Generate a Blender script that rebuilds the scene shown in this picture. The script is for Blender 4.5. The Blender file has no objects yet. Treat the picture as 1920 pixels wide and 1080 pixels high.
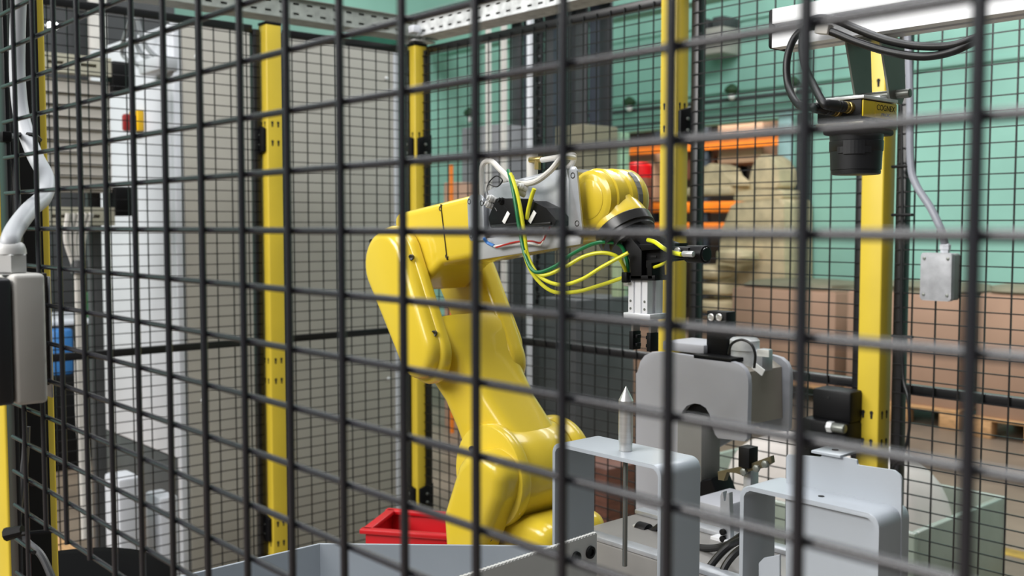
import bpy, bmesh, math, random
from mathutils import Vector, Matrix

random.seed(7)
scene = bpy.context.scene
COL = scene.collection

# ------------------------------------------------------------------ camera, world, lights, exposure
EYE = 1.41                                   # eye height above the hall floor
FPX = 1930.0                                 # focal length in pixels of the 1920 wide frame
YAW, PITCH = math.radians(48.46), math.radians(3.47)
cam_data = bpy.data.cameras.new('camera')
cam = bpy.data.objects.new('camera', cam_data); COL.objects.link(cam)
cam.location = (0, 0, EYE)
cam.rotation_euler = (math.pi / 2 - PITCH, 0, YAW)
cam_data.sensor_width = 36.0
cam_data.lens = 36.0 * FPX / 1920.0
cam_data.clip_start = 0.02
cam_data.dof.use_dof = True
cam_data.dof.focus_distance = 1.12
cam_data.dof.aperture_fstop = 9.0
scene.camera = cam

world = bpy.data.worlds.new('hall_light'); scene.world = world
world.use_nodes = True
world.node_tree.nodes['Background'].inputs[0].default_value = (0.92, 0.96, 1.0, 1)
world.node_tree.nodes['Background'].inputs[1].default_value = 0.19

def area(name, loc, target, sx, sy, power, col=(1, 1, 1)):
    d = bpy.data.lights.new(name, 'AREA'); d.shape = 'RECTANGLE'
    d.size, d.size_y, d.energy, d.color = sx, sy, power, col
    o = bpy.data.objects.new(name, d); COL.objects.link(o)
    o.location = loc
    o.rotation_euler = (Vector(target) - Vector(loc)).to_track_quat('-Z', 'Y').to_euler()
    return o
area('skylight_row', (-2.4, -4.8, 4.6), (-1.4, 1.4, 1.0), 6.0, 2.4, 760, (1.0, 0.98, 0.95))
area('ceiling_luminaire', (-.9, .7, 4.6), (-.9, .7, 0), 1.5, 4.2, 165, (0.96, 0.98, 1.0))
area('ceiling_luminaire', (-3.0, 5.6, 5.0), (-3.0, 6.2, 0), 5.0, 1.6, 330, (0.97, 0.99, 1.0))
area('ceiling_luminaire', (-6.2, 2.2, 5.0), (-6.2, 2.6, 0), 1.5, 4.0, 80, (0.97, 0.99, 1.0))
area('ceiling_luminaire', (-7.4, 9.6, 3.85), (-7.4, 10.6, 0), 5.0, 1.2, 300, (1.0, 0.93, 0.82))

scene.view_settings.view_transform = 'Standard'
scene.view_settings.look = 'None'
scene.view_settings.exposure = -0.2
scene.view_settings.gamma = 1.0
scene.view_settings.use_curve_mapping = False

# ------------------------------------------------------------------ sight lines: pixel of the photo -> point at a known distance
_F = Vector((-math.sin(YAW) * math.cos(PITCH), math.cos(YAW) * math.cos(PITCH), -math.sin(PITCH)))
_R = Vector((math.cos(YAW), math.sin(YAW), 0))
_U = _R.cross(_F)
def ray(px, py):
    return _F + _R * ((px - 960) / FPX) - _U * ((py - 540) / FPX)
# all heights below are measured from eye level (0); every object is lifted by EYE when it is linked
def atY(px, py, y):
    d = ray(px, py); return d * (y / d.y)
def atX(px, py, x):
    d = ray(px, py); return d * (x / d.x)
def atD(px, py, z):
    return ray(px, py) * z
def atH(px, py, h):
    d = ray(px, py); return d * (h / d.z)
FLOOR = -EYE

# ------------------------------------------------------------------ materials
def lin(c):
    if isinstance(c, str):
        c = [int(c[i:i + 2], 16) / 255 for i in (0, 2, 4)]
    return tuple((v / 12.92 if v <= 0.04045 else ((v + 0.055) / 1.055) ** 2.4) for v in c) + (1.0,)
MATS = {}
def mat(name, col, rough=0.5, metal=0.0, var=0.06, scale=6.0, bump=0.0, bscale=80.0, coat=0.0, trans=0.0, emit=0.0, stretch=None, col2=None, alpha=1.0, spec=0.5):
    if name in MATS: return MATS[name]
    m = bpy.data.materials.new(name); m.use_nodes = True
    nt = m.node_tree; b = nt.nodes['Principled BSDF']
    b.inputs['Roughness'].default_value = rough
    b.inputs['Metallic'].default_value = metal
    b.inputs['Coat Weight'].default_value = coat
    b.inputs['Transmission Weight'].default_value = trans
    b.inputs['Alpha'].default_value = alpha
    b.inputs['Specular IOR Level'].default_value = spec
    c = lin(col)
    tc = nt.nodes.new('ShaderNodeTexCoord')
    mp = nt.nodes.new('ShaderNodeMapping')
    nt.links.new(tc.outputs['Object'], mp.inputs[0])
    if stretch: mp.inputs['Scale'].default_value = stretch
    n = nt.nodes.new('ShaderNodeTexNoise'); n.inputs['Scale'].default_value = scale; n.inputs['Detail'].default_value = 5
    nt.links.new(mp.outputs[0], n.inputs['Vector'])
    r = nt.nodes.new('ShaderNodeValToRGB')
    lo = lin(col2) if col2 else tuple(v * (1 - 2.5 * var) for v in c[:3]) + (1,)
    hi = c if col2 else tuple(min(1, v * (1 + 2.5 * var)) for v in c[:3]) + (1,)
    r.color_ramp.elements[0].position = 0.3; r.color_ramp.elements[0].color = lo
    r.color_ramp.elements[1].position = 0.7; r.color_ramp.elements[1].color = hi
    nt.links.new(n.outputs['Fac'], r.inputs[0])
    nt.links.new(r.outputs[0], b.inputs['Base Color'])
    if bump > 0:
        n2 = nt.nodes.new('ShaderNodeTexNoise'); n2.inputs['Scale'].default_value = bscale; n2.inputs['Detail'].default_value = 3
        nt.links.new(mp.outputs[0], n2.inputs['Vector'])
        bp = nt.nodes.new('ShaderNodeBump'); bp.inputs['Strength'].default_value = bump; bp.inputs['Distance'].default_value = 0.002
        nt.links.new(n2.outputs['Fac'], bp.inputs['Height']); nt.links.new(bp.outputs[0], b.inputs['Normal'])
    if emit > 0:
        b.inputs['Emission Color'].default_value = c; b.inputs['Emission Strength'].default_value = emit
    MATS[name] = m
    return m
YEL = mat('robot_yellow_enamel', 'dabe36', 0.24, var=0.02, coat=0.35)
PYEL = mat('post_yellow_powdercoat', 'd0b638', 0.38, var=0.03)
BLK = mat('fence_black_powdercoat', '0e0e10', 0.34, var=0.08)
WIRE = mat('wire_black_powdercoat', '202025', 0.25, var=0.08, spec=0.75)
DBLK = mat('matt_black_plastic', '08080a', 0.5, var=0.1, spec=0.22)
RUB = mat('black_cable_rubber', '121214', 0.42, var=0.1)
GRY = mat('grey_painted_sheet', 'a9afb6', 0.36, var=0.025, coat=0.1)
GRY2 = mat('grey_chute_sheet', 'a4abb3', 0.42, var=0.03)
LGRY = mat('light_grey_machine_cover', 'a6a7ad', 0.5, var=0.03)
CABG = mat('cabinet_grey', 'a9a69d', 0.5, var=0.02)
CABW = mat('cabinet_light_grey', 'cdd0d6', 0.4, var=0.015)
GALV = mat('galvanised_steel', 'd6d8d8', 0.42, metal=0.2, var=0.12, scale=30)
SHADE_GALV = mat('shaded_galvanised_steel', '9ba09a', 0.5, metal=0.15, var=0.08, scale=30)  # same galvanised steel, with the left tray's shade put into the colour
ALU = mat('anodised_aluminium', 'e4e5e8', 0.33, metal=0.2, var=0.02)
STEEL = mat('turned_steel', 'd2d2d0', 0.3, metal=0.7, var=0.05, stretch=(1, 1, 30))
DSTEEL = mat('dark_bracket_steel', '7c7f79', 0.36, metal=0.5, var=0.1)
ZINC = mat('brushed_sheet_metal', 'b4b7bc', 0.34, metal=0.5, var=0.12, scale=18)
PLG = mat('pale_grey_plastic', 'c6c6c4', 0.45, var=0.02)
PLW = mat('white_grey_plastic', 'bfbdb8', 0.5, var=0.03)
CBG = mat('grey_cable_sheath', 'b3b6ba', 0.45, var=0.05)
CBG2 = mat('light_grey_cable_sheath', 'c9c6c0', 0.5, var=0.04)
TYEL = mat('yellow_air_tube', 'd3d02a', 0.35, var=0.06, scale=30)
TGRN = mat('green_air_tube', '0e6a3c', 0.35, var=0.06)
TEAL = mat('teal_wall_paint', '93c4b4', 0.6, var=0.05, scale=1.2, bump=0.1)
DTEAL = mat('dark_teal_steel_paint', '2f6a58', 0.55, var=0.06)
FLR = mat('worn_concrete_floor', '8a7a6a', 0.45, scale=1.5, col2='5f5348', bump=0.15, bscale=30)
CARD = mat('brown_cardboard', 'a88872', 0.75, var=0.04, scale=3)
CARDD = mat('kraft_paper_wrap', 'd0bd99', 0.6, var=0.08, scale=8)
WOOD = mat('pallet_wood', 'c69a6b', 0.7, var=0.12, scale=14, stretch=(1, 8, 8))
ORG = mat('orange_rack_paint', 'e07818', 0.5, var=0.05)
RED = mat('red_plastic', 'b60d18', 0.35, var=0.05)
BAG = mat('white_plastic_sack', 'd3cbc5', 0.45, var=0.05, scale=5, bump=0.5, bscale=14)
CLR = mat('clear_green_film', 'c3d0c4', 0.25, var=0.05, trans=0.35, alpha=0.8)
DGRY = mat('dark_grey_machine', '47484a', 0.5, var=0.08)
CURT = mat('grey_strip_curtain', '454548', 0.4, var=0.08)
KHK = mat('khaki_carton', '77725e', 0.7, var=0.05)
BLUE = mat('blue_paint', '2f74b8', 0.45, var=0.05)
BEIGE = mat('beige_slotted_rail', 'b9b6a4', 0.5, var=0.04)
SIDE = mat('beige_panel_board', 'b3aea6', 0.55, var=0.03)
LAMP = mat('lit_lamp_glass', 'ffffff', 0.4, var=0.0, emit=6.0)
GREEN = mat('dark_green_enamel', '2d4a2f', 0.5, var=0.1)
WHT = mat('white_label_print', 'e9e9e6', 0.5, var=0.01)
BROWN = mat('red_brown_crate_wood', '5f3829', 0.65, var=0.12, scale=10, stretch=(1, 1, 9))
ORNG = mat('amber_lens', 'e58a2a', 0.3, var=0.03)
BRASS = mat('nickelled_brass', 'b7a268', 0.3, metal=0.9, var=0.05)
OLIVE = mat('passivated_clamp_steel', '6e664f', 0.38, metal=0.6, var=0.1)
REDW = mat('red_wire', 'b32a24', 0.45, var=0.03)
BLUW = mat('blue_wire', '2b6fb6', 0.45, var=0.03)

# ------------------------------------------------------------------ mesh helpers (all coordinates relative to the eye)
def _bevel(bm, faces_edges, off, seg):
    bmesh.ops.bevel(bm, geom=faces_edges, offset=off, segments=seg, profile=0.5, affect='EDGES', clamp_overlap=True)
def B():
    return bmesh.new()
def box(bm, x0, x1, y0, y1, z0, z1, bev=0.0, seg=2):
    t = bmesh.new()
    vs = [t.verts.new((x, y, z)) for z in (z0, z1) for y in (y0, y1) for x in (x0, x1)]
    for f in ((0, 2, 3, 1), (4, 5, 7, 6), (0, 1, 5, 4), (2, 6, 7, 3), (0, 4, 6, 2), (1, 3, 7, 5)):
        t.faces.new([vs[i] for i in f])
    if bev > 0: _bevel(t, t.edges[:], bev, seg)
    return merge(bm, t)
def merge(bm, t, M=None):
    if M is not None: t.transform(M)
    bmesh.ops.recalc_face_normals(t, faces=t.faces[:])
    me = bpy.data.meshes.new('tmp'); t.to_mesh(me); t.free()
    bm.from_mesh(me); bpy.data.meshes.remove(me)
    return bm
def prism(bm, pts, axis, a, b, bev=0.0, seg=3, which='caps'):
    """polygon pts in the plane normal to axis (Y: (x,h)  X: (y,h)  Z: (x,y)), extruded from a to b"""
    t = bmesh.new()
    def P(p, v):
        return {'Y': (p[0], v, p[1]), 'X': (v, p[0], p[1]), 'Z': (p[0], p[1], v)}[axis]
    A = [t.verts.new(P(p, a)) for p in pts]; C = [t.verts.new(P(p, b)) for p in pts]
    n = len(pts)
    fa = t.faces.new(A); fb = t.faces.new(list(reversed(C)))
    for i in range(n):
        t.faces.new([A[i], C[i], C[(i + 1) % n], A[(i + 1) % n]])
    if bev > 0:
        ed = set()
        if which in ('caps', 'all'): ed |= set(fa.edges) | set(fb.edges)
        if which == 'first': ed |= set(fa.edges)
        if which == 'all': ed |= set(t.edges)
        _bevel(t, list(ed), bev, seg)
    return merge(bm, t)
def rounded(pts, r, n=5):
    """round the corners of a polygon; r may be a list"""
    out = []; m = len(pts)
    for i, p in enumerate(pts):
        ri = r[i] if isinstance(r, (list, tuple)) else r
        p = Vector(p); a = Vector(pts[i - 1]); b = Vector(pts[(i + 1) % m])
        u = (a - p); v = (b - p); lu, lv = u.length, v.length
        if ri <= 0 or lu < 1e-6 or lv < 1e-6: out.append(tuple(p)); continue
        u /= lu; v /= lv
        ang = u.angle(v)
        d = min(ri / max(math.tan(ang / 2), 1e-3), lu * .48, lv * .48)
        s, e = p + u * d, p + v * d
        for k in range(n + 1):
            t = k / n
            q = s * (1 - t) ** 2 + p * 2 * t * (1 - t) + e * t * t
            out.append(tuple(q))
    return out
def rprism(bm, pts, axis, a, b, ra, rb=0.0, seg=5):
    """like prism, with softly rounded rims: radius ra at the a end, rb at the b end"""
    P2 = [Vector(p) for p in pts]; n = len(P2)
    area2 = sum(P2[i].x * P2[(i + 1) % n].y - P2[(i + 1) % n].x * P2[i].y for i in range(n))
    sg = 1 if area2 > 0 else -1
    mit = []
    for i in range(n):
        e1 = (P2[i] - P2[i - 1]).normalized(); e2 = (P2[(i + 1) % n] - P2[i]).normalized()
        n1 = Vector((-e1.y, e1.x)) * sg; n2 = Vector((-e2.y, e2.x)) * sg
        mit.append((n1 + n2) / max(1 + n1.dot(n2), .35))
    s = 1 if b > a else -1
    lev = []
    if ra > 0: lev += [(a + s * ra * (1 - math.sin(t)), ra * (1 - math.cos(t))) for t in [math.pi / 2 * (1 - k / seg) for k in range(seg + 1)]]
    else: lev.append((a, 0))
    if rb > 0: lev += [(b - s * rb * (1 - math.sin(t)), rb * (1 - math.cos(t))) for t in [math.pi / 2 * (k / seg) for k in range(seg + 1)]]
    else: lev.append((b, 0))
    rings = []
    for v, ins in lev:
        r = []
        for p, m in zip(P2, mit):
            q = p + m * ins
            r.append({'Y': Vector((q.x, v, q.y)), 'X': Vector((v, q.x, q.y)), 'Z': Vector((q.x, q.y, v))}[axis])
        rings.append(r)
    return loft(bm, rings)
def frame_of(d):
    d = Vector(d).normalized()
    up = Vector((0, 0, 1)) if abs(d.z) < 0.9 else Vector((1, 0, 0))
    a = d.cross(up).normalized(); b = d.cross(a).normalized()
    return a, b
def lathe(bm, p0, d, prof, seg=28, cap=True, phase=0.0):
    """surface of revolution: prof = [(distance along d, radius)]"""
    t = bmesh.new(); d = Vector(d).normalized(); a, b = frame_of(d); p0 = Vector(p0)
    rings = []
    for s, r in prof:
        rings.append([t.verts.new(p0 + d * s + (a * math.cos(phase + 2 * math.pi * k / seg) + b * math.sin(phase + 2 * math.pi * k / seg)) * max(r, 1e-5)) for k in range(seg)])
    for i in range(len(rings) - 1):
        for k in range(seg):
            t.faces.new([rings[i][k], rings[i][(k + 1) % seg], rings[i + 1][(k + 1) % seg], rings[i + 1][k]])
    if cap:
        t.faces.new(list(reversed(rings[0]))); t.faces.new(rings[-1])
    return merge(bm, t)
def cyl(bm, p0, p1, r, seg=16, r1=None, bev=0.0):
    p0, p1 = Vector(p0), Vector(p1); L = (p1 - p0).length
    r1 = r if r1 is None else r1
    if bev > 0: prof = [(0, r - bev), (bev * .3, r - bev * .3), (bev, r), (L - bev, r1), (L - bev * .3, r1 - bev * .3), (L, r1 - bev)]
    else: prof = [(0, r), (L, r1)]
    return lathe(bm, p0, p1 - p0, prof, seg)
def catmull(pts, n=8):
    P = [Vector(p) for p in pts]; P = [P[0] * 2 - P[1]] + P + [P[-1] * 2 - P[-2]]
    out = []
    for i in range(1, len(P) - 2):
        for k in range(n):
            t = k / n
            out.append(0.5 * ((2 * P[i]) + (P[i + 1] - P[i - 1]) * t + (2 * P[i - 1] - 5 * P[i] + 4 * P[i + 1] - P[i + 2]) * t * t + (3 * P[i] - P[i - 1] - 3 * P[i + 1] + P[i + 2]) * t ** 3))
    out.append(P[-2]); return out
def tube(bm, pts, r, seg=10, n=8, smooth=True):
    path = catmull(pts, n) if smooth else [Vector(p) for p in pts]
    t = bmesh.new(); rings = []; a = None
    for i, p in enumerate(path):
        d = (path[min(i + 1, len(path) - 1)] - path[max(i - 1, 0)]).normalized()
        if a is None: a, _ = frame_of(d)
        a = (a - d * a.dot(d)).normalized(); b = d.cross(a)
        rings.append([t.verts.new(p + (a * math.cos(2 * math.pi * k / seg) + b * math.sin(2 * math.pi * k / seg)) * r) for k in range(seg)])
    for i in range(len(rings) - 1):
        for k in range(seg):
            t.faces.new([rings[i][k], rings[i][(k + 1) % seg], rings[i + 1][(k + 1) % seg], rings[i + 1][k]])
    t.faces.new(list(reversed(rings[0]))); t.faces.new(rings[-1])
    return merge(bm, t)
def loft(bm, rings):
    t = bmesh.new(); R = [[t.verts.new(p) for p in r] for r in rings]; n = len(R[0])
    for i in range(len(R) - 1):
        for k in range(n):
            t.faces.new([R[i][k], R[i][(k + 1) % n], R[i + 1][(k + 1) % n], R[i + 1][k]])
    t.faces.new(list(reversed(R[0]))); t.faces.new(R[-1])
    return merge(bm, t)
def sring(c, u, v, hu, hv, e=4.0, n=28):
    """superellipse ring of half widths hu, hv about c"""
    out = []
    for k in range(n):
        a = 2 * math.pi * k / n; ca, sa = math.cos(a), math.sin(a)
        out.append(Vector(c) + Vector(u) * hu * math.copysign(abs(ca) ** (2 / e), ca) + Vector(v) * hv * math.copysign(abs(sa) ** (2 / e), sa))
    return out
def boxc(bm, c, sx, sy, sz, rot=None, bev=0.0):
    t = bmesh.new(); box(t, -sx / 2, sx / 2, -sy / 2, sy / 2, -sz / 2, sz / 2, bev)
    return merge(bm, t, Matrix.Translation(Vector(c)) @ (rot.to_4x4() if rot else Matrix.Identity(4)))

# ------------------------------------------------------------------ objects
def _mesh(name, bm, m, origin, ang=32):
    bm.transform(Matrix.Translation(-Vector(origin)))
    me = bpy.data.meshes.new(name); bm.to_mesh(me); bm.free()
    me.materials.append(m)
    me.shade_smooth()
    try: me.set_sharp_from_angle(angle=math.radians(ang))
    except Exception: pass
    return me
def thing(name, label, cat, origin, group=None):
    o = bpy.data.objects.new(name, None); COL.objects.link(o)
    o.empty_display_size = 0.05
    o.location = Vector(origin) + Vector((0, 0, EYE))
    o['label'] = label; o['category'] = cat
    if group: o['group'] = group
    o['_o'] = [float(v) for v in origin]
    return o
def part(parent, name, bm, m, label=None, kind=None, ang=32):
    root = parent
    while root.parent: root = root.parent
    o = bpy.data.objects.new(name, _mesh(name, bm, m, root['_o'], ang)); COL.objects.link(o)
    o.parent = parent
    if label: o['label'] = label
    if kind: o['kind'] = kind
    return o
def piece(parent, name, me, offset):
    """a part that shares mesh data with its look-alikes"""
    o = bpy.data.objects.new(name, me); COL.objects.link(o); o.parent = parent; o.location = offset
    return o
def single(name, label, cat, bm, m, origin, group=None, ang=32):
    o = bpy.data.objects.new(name, _mesh(name, bm, m, origin, ang)); COL.objects.link(o)
    o.location = Vector(origin) + Vector((0, 0, EYE))
    o['label'] = label; o['category'] = cat
    o['_o'] = [float(v) for v in origin]
    if group: o['group'] = group
    return o
def struct(name, bm, m, label=None):
    o = bpy.data.objects.new(name, _mesh(name, bm, m, (0, 0, 0))); COL.objects.link(o)
    o.location = (0, 0, EYE); o['kind'] = 'structure'; o['_o'] = [0., 0., 0.]
    if label: o['label'] = label
    return o
def xh(px, py, y):
    p = atY(px, py, y); return (p.x, p.z)
def yh(px, py, x):
    p = atX(px, py, x); return (p.y, p.z)
def text_mesh(bm, s, M, size, thick=0.0003):
    c = bpy.data.curves.new('t', 'FONT'); c.body = s; c.size = size; c.extrude = thick; c.align_x = 'CENTER'
    o = bpy.data.objects.new('t', c); COL.objects.link(o)
    dg = bpy.context.evaluated_depsgraph_get()
    me = bpy.data.meshes.new_from_object(o.evaluated_get(dg))
    me.transform(M); bm.from_mesh(me)
    bpy.data.objects.remove(o); bpy.data.curves.remove(c); bpy.data.meshes.remove(me)

# ================================================================== the hall
WB = 8.5
fl = B(); box(fl, -16, 10, -9, 16, FLOOR - 0.1, FLOOR); struct('floor', fl, FLR)
ox0, ox1 = atY(1150, 240, WB).x, atY(1468, 240, WB).x
otop = atY(1300, 236, WB).z
w = B(); prism(w, [(-8.5, FLOOR), (ox0, FLOOR), (ox0, otop), (ox1, otop), (ox1, FLOOR), (9, FLOOR), (9, 4.2), (-8.5, 4.2)], 'Y', WB, WB + 0.2)
struct('wall_back', w, TEAL)
w = B(); box(w, -8.7, -8.5, -4, WB + .2, FLOOR, 4.2); struct('wall_left', w, TEAL)
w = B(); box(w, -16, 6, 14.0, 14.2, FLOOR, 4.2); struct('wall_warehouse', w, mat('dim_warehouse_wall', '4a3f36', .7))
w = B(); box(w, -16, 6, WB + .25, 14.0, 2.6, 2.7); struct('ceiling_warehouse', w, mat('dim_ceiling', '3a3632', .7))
# teal cladding ribs on the long wall, conduit and trim
for k, hh in enumerate((otop + .30, otop + .98, otop + 1.62)):
    t = B(); box(t, -8.45, 8.9, WB - .025, WB, hh, hh + .03); struct('trim_%d' % (k + 1), t, TEAL)
t = B(); box(t, ox1 - .02, ox1 + .12, WB - .05, WB + .02, FLOOR, otop + .04, .005); struct('trim_4', t, mat('pale_teal_door_post', 'a3c4c4', .5))

t = B(); box(t, ox1 + .20, ox1 + .30, WB - .06, WB + .02, FLOOR, otop + .02, .005); struct('trim_5', t, DGRY)

def blob(bm, c, sx, sy, sz, e=2.6, n=22, rows=12, lump=0.0, seed=1):
    rnd = random.Random(seed); ph = [rnd.uniform(0, 6.3) for _ in range(6)]
    rings = []
    for i in range(rows + 1):
        a = -math.pi / 2 + math.pi * (0.03 + 0.94 * i / rows)
        s = math.copysign(abs(math.sin(a)) ** (2 / e), math.sin(a)); q = abs(math.cos(a)) ** (2 / e)
        r = []
        for k in range(n):
            t = 2 * math.pi * k / n; ct, st = math.cos(t), math.sin(t)
            f = 1 + lump * (math.sin(3 * t + ph[0] + 2 * s) + math.sin(5 * t + ph[1] - 3 * s) + math.sin(2 * t + ph[2] + 5 * s)) / 2
            r.append(Vector(c) + Vector((sx * q * f * math.copysign(abs(ct) ** (2 / e), ct), sy * q * f * math.copysign(abs(st) ** (2 / e), st), sz * s * (1 + lump * .5 * math.sin(2 * t + ph[3])))))
        rings.append(r)
    return loft(bm, rings)

# wall conduit with its three lamps, wall heater
b = B()
p0 = atY(1090, 214, WB - .12); p1 = atY(1500, 176, WB - .12)
hh = (p0.z + p1.z) / 2
cyl(b, (p0.x - .5, WB - .1, hh), (p1.x + .2, WB - .1, hh), .022, 10)
single('conduit_pipe', 'grey conduit pipe running along the teal wall above the warehouse opening', 'pipe', b, DGRY, (p0.x, WB - .1, hh))
b = B(); cyl(b, (p0.x - .5, WB - .1, hh - .16), (p1.x + .2, WB - .1, hh - .16), .016, 10)
single('conduit_pipe', 'thinner lower conduit pipe on the teal wall above the warehouse opening', 'pipe', b, DGRY, (p0.x, WB - .1, hh - .16))
for px, lab in ((882, 'small wall lamp with dark green shade left of the pale upright pipes'), (1180, 'small wall lamp with dark green shade left of the tall yellow middle post'), (1372, 'small wall lamp with dark green shade under the grey wall heater'), (1487, 'small wall lamp with dark green shade beside the looped black cables')):
    c = atY(px, 190, WB - .16); c.z = hh + .03
    if px < 1000: c = atX(px, 222, -8.3)
    t = thing('wall_lamp', lab, 'lamp', c, 'green shaded lamps on the teal wall')
    s = B(); lathe(s, c + Vector((0, 0, .02)), (0, 0, 1), [(0, .05), (.03, .075), (.06, .06), (.09, .02)], 14); part(t, 'lamp_shade', s, GREEN)
    s = B(); blob(s, c + Vector((0, 0, -.01)), .035, .035, .035, 2.2, 12, 8); part(t, 'bulb', s, WHT)
c = atY(1345, 75, WB - .15)
t = thing('wall_heater', 'grey box shaped heater mounted high on the teal wall', 'heater', c)
s = B(); box(s, c.x - .18, c.x + .18, WB - .3, WB, c.z - .16, c.z + .1, .02); part(t, 'housing', s, CABG)
s = B(); box(s, c.x - .17, c.x - .03, WB - .28, WB - .02, c.z + .1, c.z + .2, .015); box(s, c.x + .03, c.x + .17, WB - .28, WB - .02, c.z + .1, c.z + .2, .015); part(t, 'hood', s, DGRY)

# overhead beams on the left, seen above the tray
for k, (y, h0, m, lab) in enumerate(((5.4, 1.62, DTEAL, 'dark teal roof beam nearest above the perforated cable tray'), (6.4, 1.72, TEAL, 'teal roof beam behind the dark beam above the cable tray'), (7.3, 2.02, CARDD, 'pale timber batten lying under the teal roof'))):
    b = B(); box(b, -8.4, -3.0, y, y + (.1 if m is CARDD else .16), h0, h0 + (.06 if m is CARDD else .22), .01)
    single('roof_beam', lab, 'beam', b, m, (-5.5, y, h0))

# ------------------------------------------------------------------ cartons on pallets along the wall
def pallet(x0, x1, y0, y1, label):
    t = thing('pallet', label, 'pallet', ((x0 + x1) / 2, (y0 + y1) / 2, FLOOR), 'wooden pallets under the cartons')
    bd = B(); box(bd, x0, x1, 0, .12, FLOOR + .118, FLOOR + .14, .003)
    bd.transform(Matrix.Translation((0, 0, 0)))
    me = _mesh('board', bd, WOOD, ((x0 + x1) / 2, 0, FLOOR))
    for k in range(5):
        piece(t, 'board', me, (0, y0 + (y1 - y0 - .12) * k / 4 - (y0 + y1) / 2, 0))
    bk = B(); box(bk, -.07, .07, 0, .1, FLOOR, FLOOR + .118, .003); me = _mesh('block', bk, WOOD, (0, 0, FLOOR))
    for fx in (x0 + .07, (x0 + x1) / 2, x1 - .07):
        for fy in (y0, y1 - .1):
            piece(t, 'block', me, (fx - (x0 + x1) / 2, fy - (y0 + y1) / 2, 0))
def carton(px0, px1, pytop, Y, dep, label, side=None, film=True):
    x0, x1 = atY(px0, 600, Y).x, atY(px1, 600, Y).x
    h1 = atY((px0 + px1) / 2, pytop, Y).z; h0 = FLOOR + .14
    t = thing('carton', label, 'box', ((x0 + x1) / 2, Y + dep / 2, h0), 'big brown cartons by the wall')
    b = B(); box(b, x0, x1, Y, Y + dep, h0, h1, .008); part(t, 'body', b, CARD)
    b = B(); box(b, x0 + .01, x1 - .01, Y + .01, Y + dep, h1, h1 + .012); part(t, 'lid_flap', b, CARD)
    if film:
        b = B(); blob(b, ((x0 + x1) / 2, Y + dep / 2, h1 + .03), (x1 - x0) / 2 + .02, dep / 2, .05, 3.0, 24, 8, .06, int(px0)); part(t, 'film_cover', b, KHK)
    pallet(x0 - .02, x1 + .02, Y - .02, Y + dep + .02, 'wooden pallet under the ' + label)
carton(1372, 1566, 545, 7.2, .75, 'brown carton right below the tan wrapped stack')
carton(1588, 1800, 552, 6.95, .75, 'brown carton behind the right yellow post and the grey junction box')
carton(1832, 2080, 560, 6.85, .75, 'brown carton standing at the right edge of the view')

# ------------------------------------------------------------------ warehouse opening: rack, wrapped stack, sacks
xa, xb = atY(1120, 380, 10.6).x, atY(1500, 380, 10.6).x
t = thing('pallet_rack', 'orange beam pallet rack seen through the opening in the teal wall', 'rack', ((xa + xb) / 2, 10.8, FLOOR))
for py, hgt in ((272, .13), (388, .13), (425, .1)):
    z = atY(1320, py, 10.6).z
    for yy in (10.6, 11.4):
        b = B(); box(b, xa, xb, yy, yy + .05, z - hgt / 2, z + hgt / 2, .005); part(t, 'beam', b, ORG)
for px in (1160, 1318, 1478):
    x = atY(px, 380, 10.6).x
    for yy in (10.62, 11.4):
        b = B(); box(b, x - .05, x + .05, yy, yy + .08, FLOOR, 2.4, .004); part(t, 'upright', b, mat('rack_upright_blue', '2c3440', .5))
for i, (px, py, sx, sz, lab) in enumerate(((1215, 330, .28, .36, 'brown carton on the rack left of the tall middle post'), (1405, 262, .34, .3, 'brown carton high on the orange rack'), (1330, 300, .22, .26, 'dark brown carton on the orange rack beside the fence frame'))):
    p = atY(px, py, 10.9)
    b = B(); box(b, p.x - sx, p.x + sx, 10.7, 11.3, p.z - sz, p.z + sz, .02)
    single('rack_carton', lab, 'box', b, (CARD, CARD, BROWN)[i], (p.x, 11, p.z - sz), 'cartons on the rack')
c = atY(1198, 345, 10.2)
t = thing('red_drum', 'red topped drum standing before the rack behind the robot wrist', 'drum', (c.x, 10.2, FLOOR))
b = B(); lathe(b, (c.x, 10.2, FLOOR), (0, 0, 1), [(0, .16), (.02, .17), (2.0, .17), (2.03, .16)], 20); part(t, 'body', b, BROWN)
b = B(); lathe(b, (c.x, 10.2, FLOOR + 2.03), (0, 0, 1), [(0, .165), (.16, .165), (.2, .12)], 20); part(t, 'lid', b, RED)

Yst = 8.0
pr = [xh(px, py, Yst) for px, py in ((1373, 380), (1470, 372), (1472, 620), (1336, 620), (1342, 500), (1354, 430))]
b = B(); prism(b, rounded(pr, .05), 'Y', Yst, Yst + .45, .04, 2)
base = min(p[1] for p in pr)
t = thing('wrapped_stack', 'tall tan paper wrapped stack in front of the warehouse opening', 'stack', (pr[0][0], Yst + .4, FLOOR))
part(t, 'wrapped_load', b, CARDD)
b = B(); box(b, pr[3][0], pr[2][0], Yst, Yst + .45, FLOOR, base, .02); part(t, 'carton_base', b, CARD)
pos = [(1340, 510, .16, .07), (1345, 541, .18, .07), (1345, 573, .18, .07), (1384, 480, .16, .07)]
sname = ('uppermost of the tan sacks leaning at the wrapped stack', 'second tan sack from the top beside the wrapped stack', 'lowest tan sack beside the wrapped stack', 'tan sack lying against the wrapped stack face')
lo_ = atY(1345, 584, Yst - .25)
bb_ = B(); box(bb_, lo_.x - .2, lo_.x + .3, Yst - .45, Yst - .05, FLOOR, lo_.z - .06, .01)
single('sack_carton', 'brown carton under the tan sacks', 'box', bb_, CARD, (lo_.x, Yst - .25, FLOOR))
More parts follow.
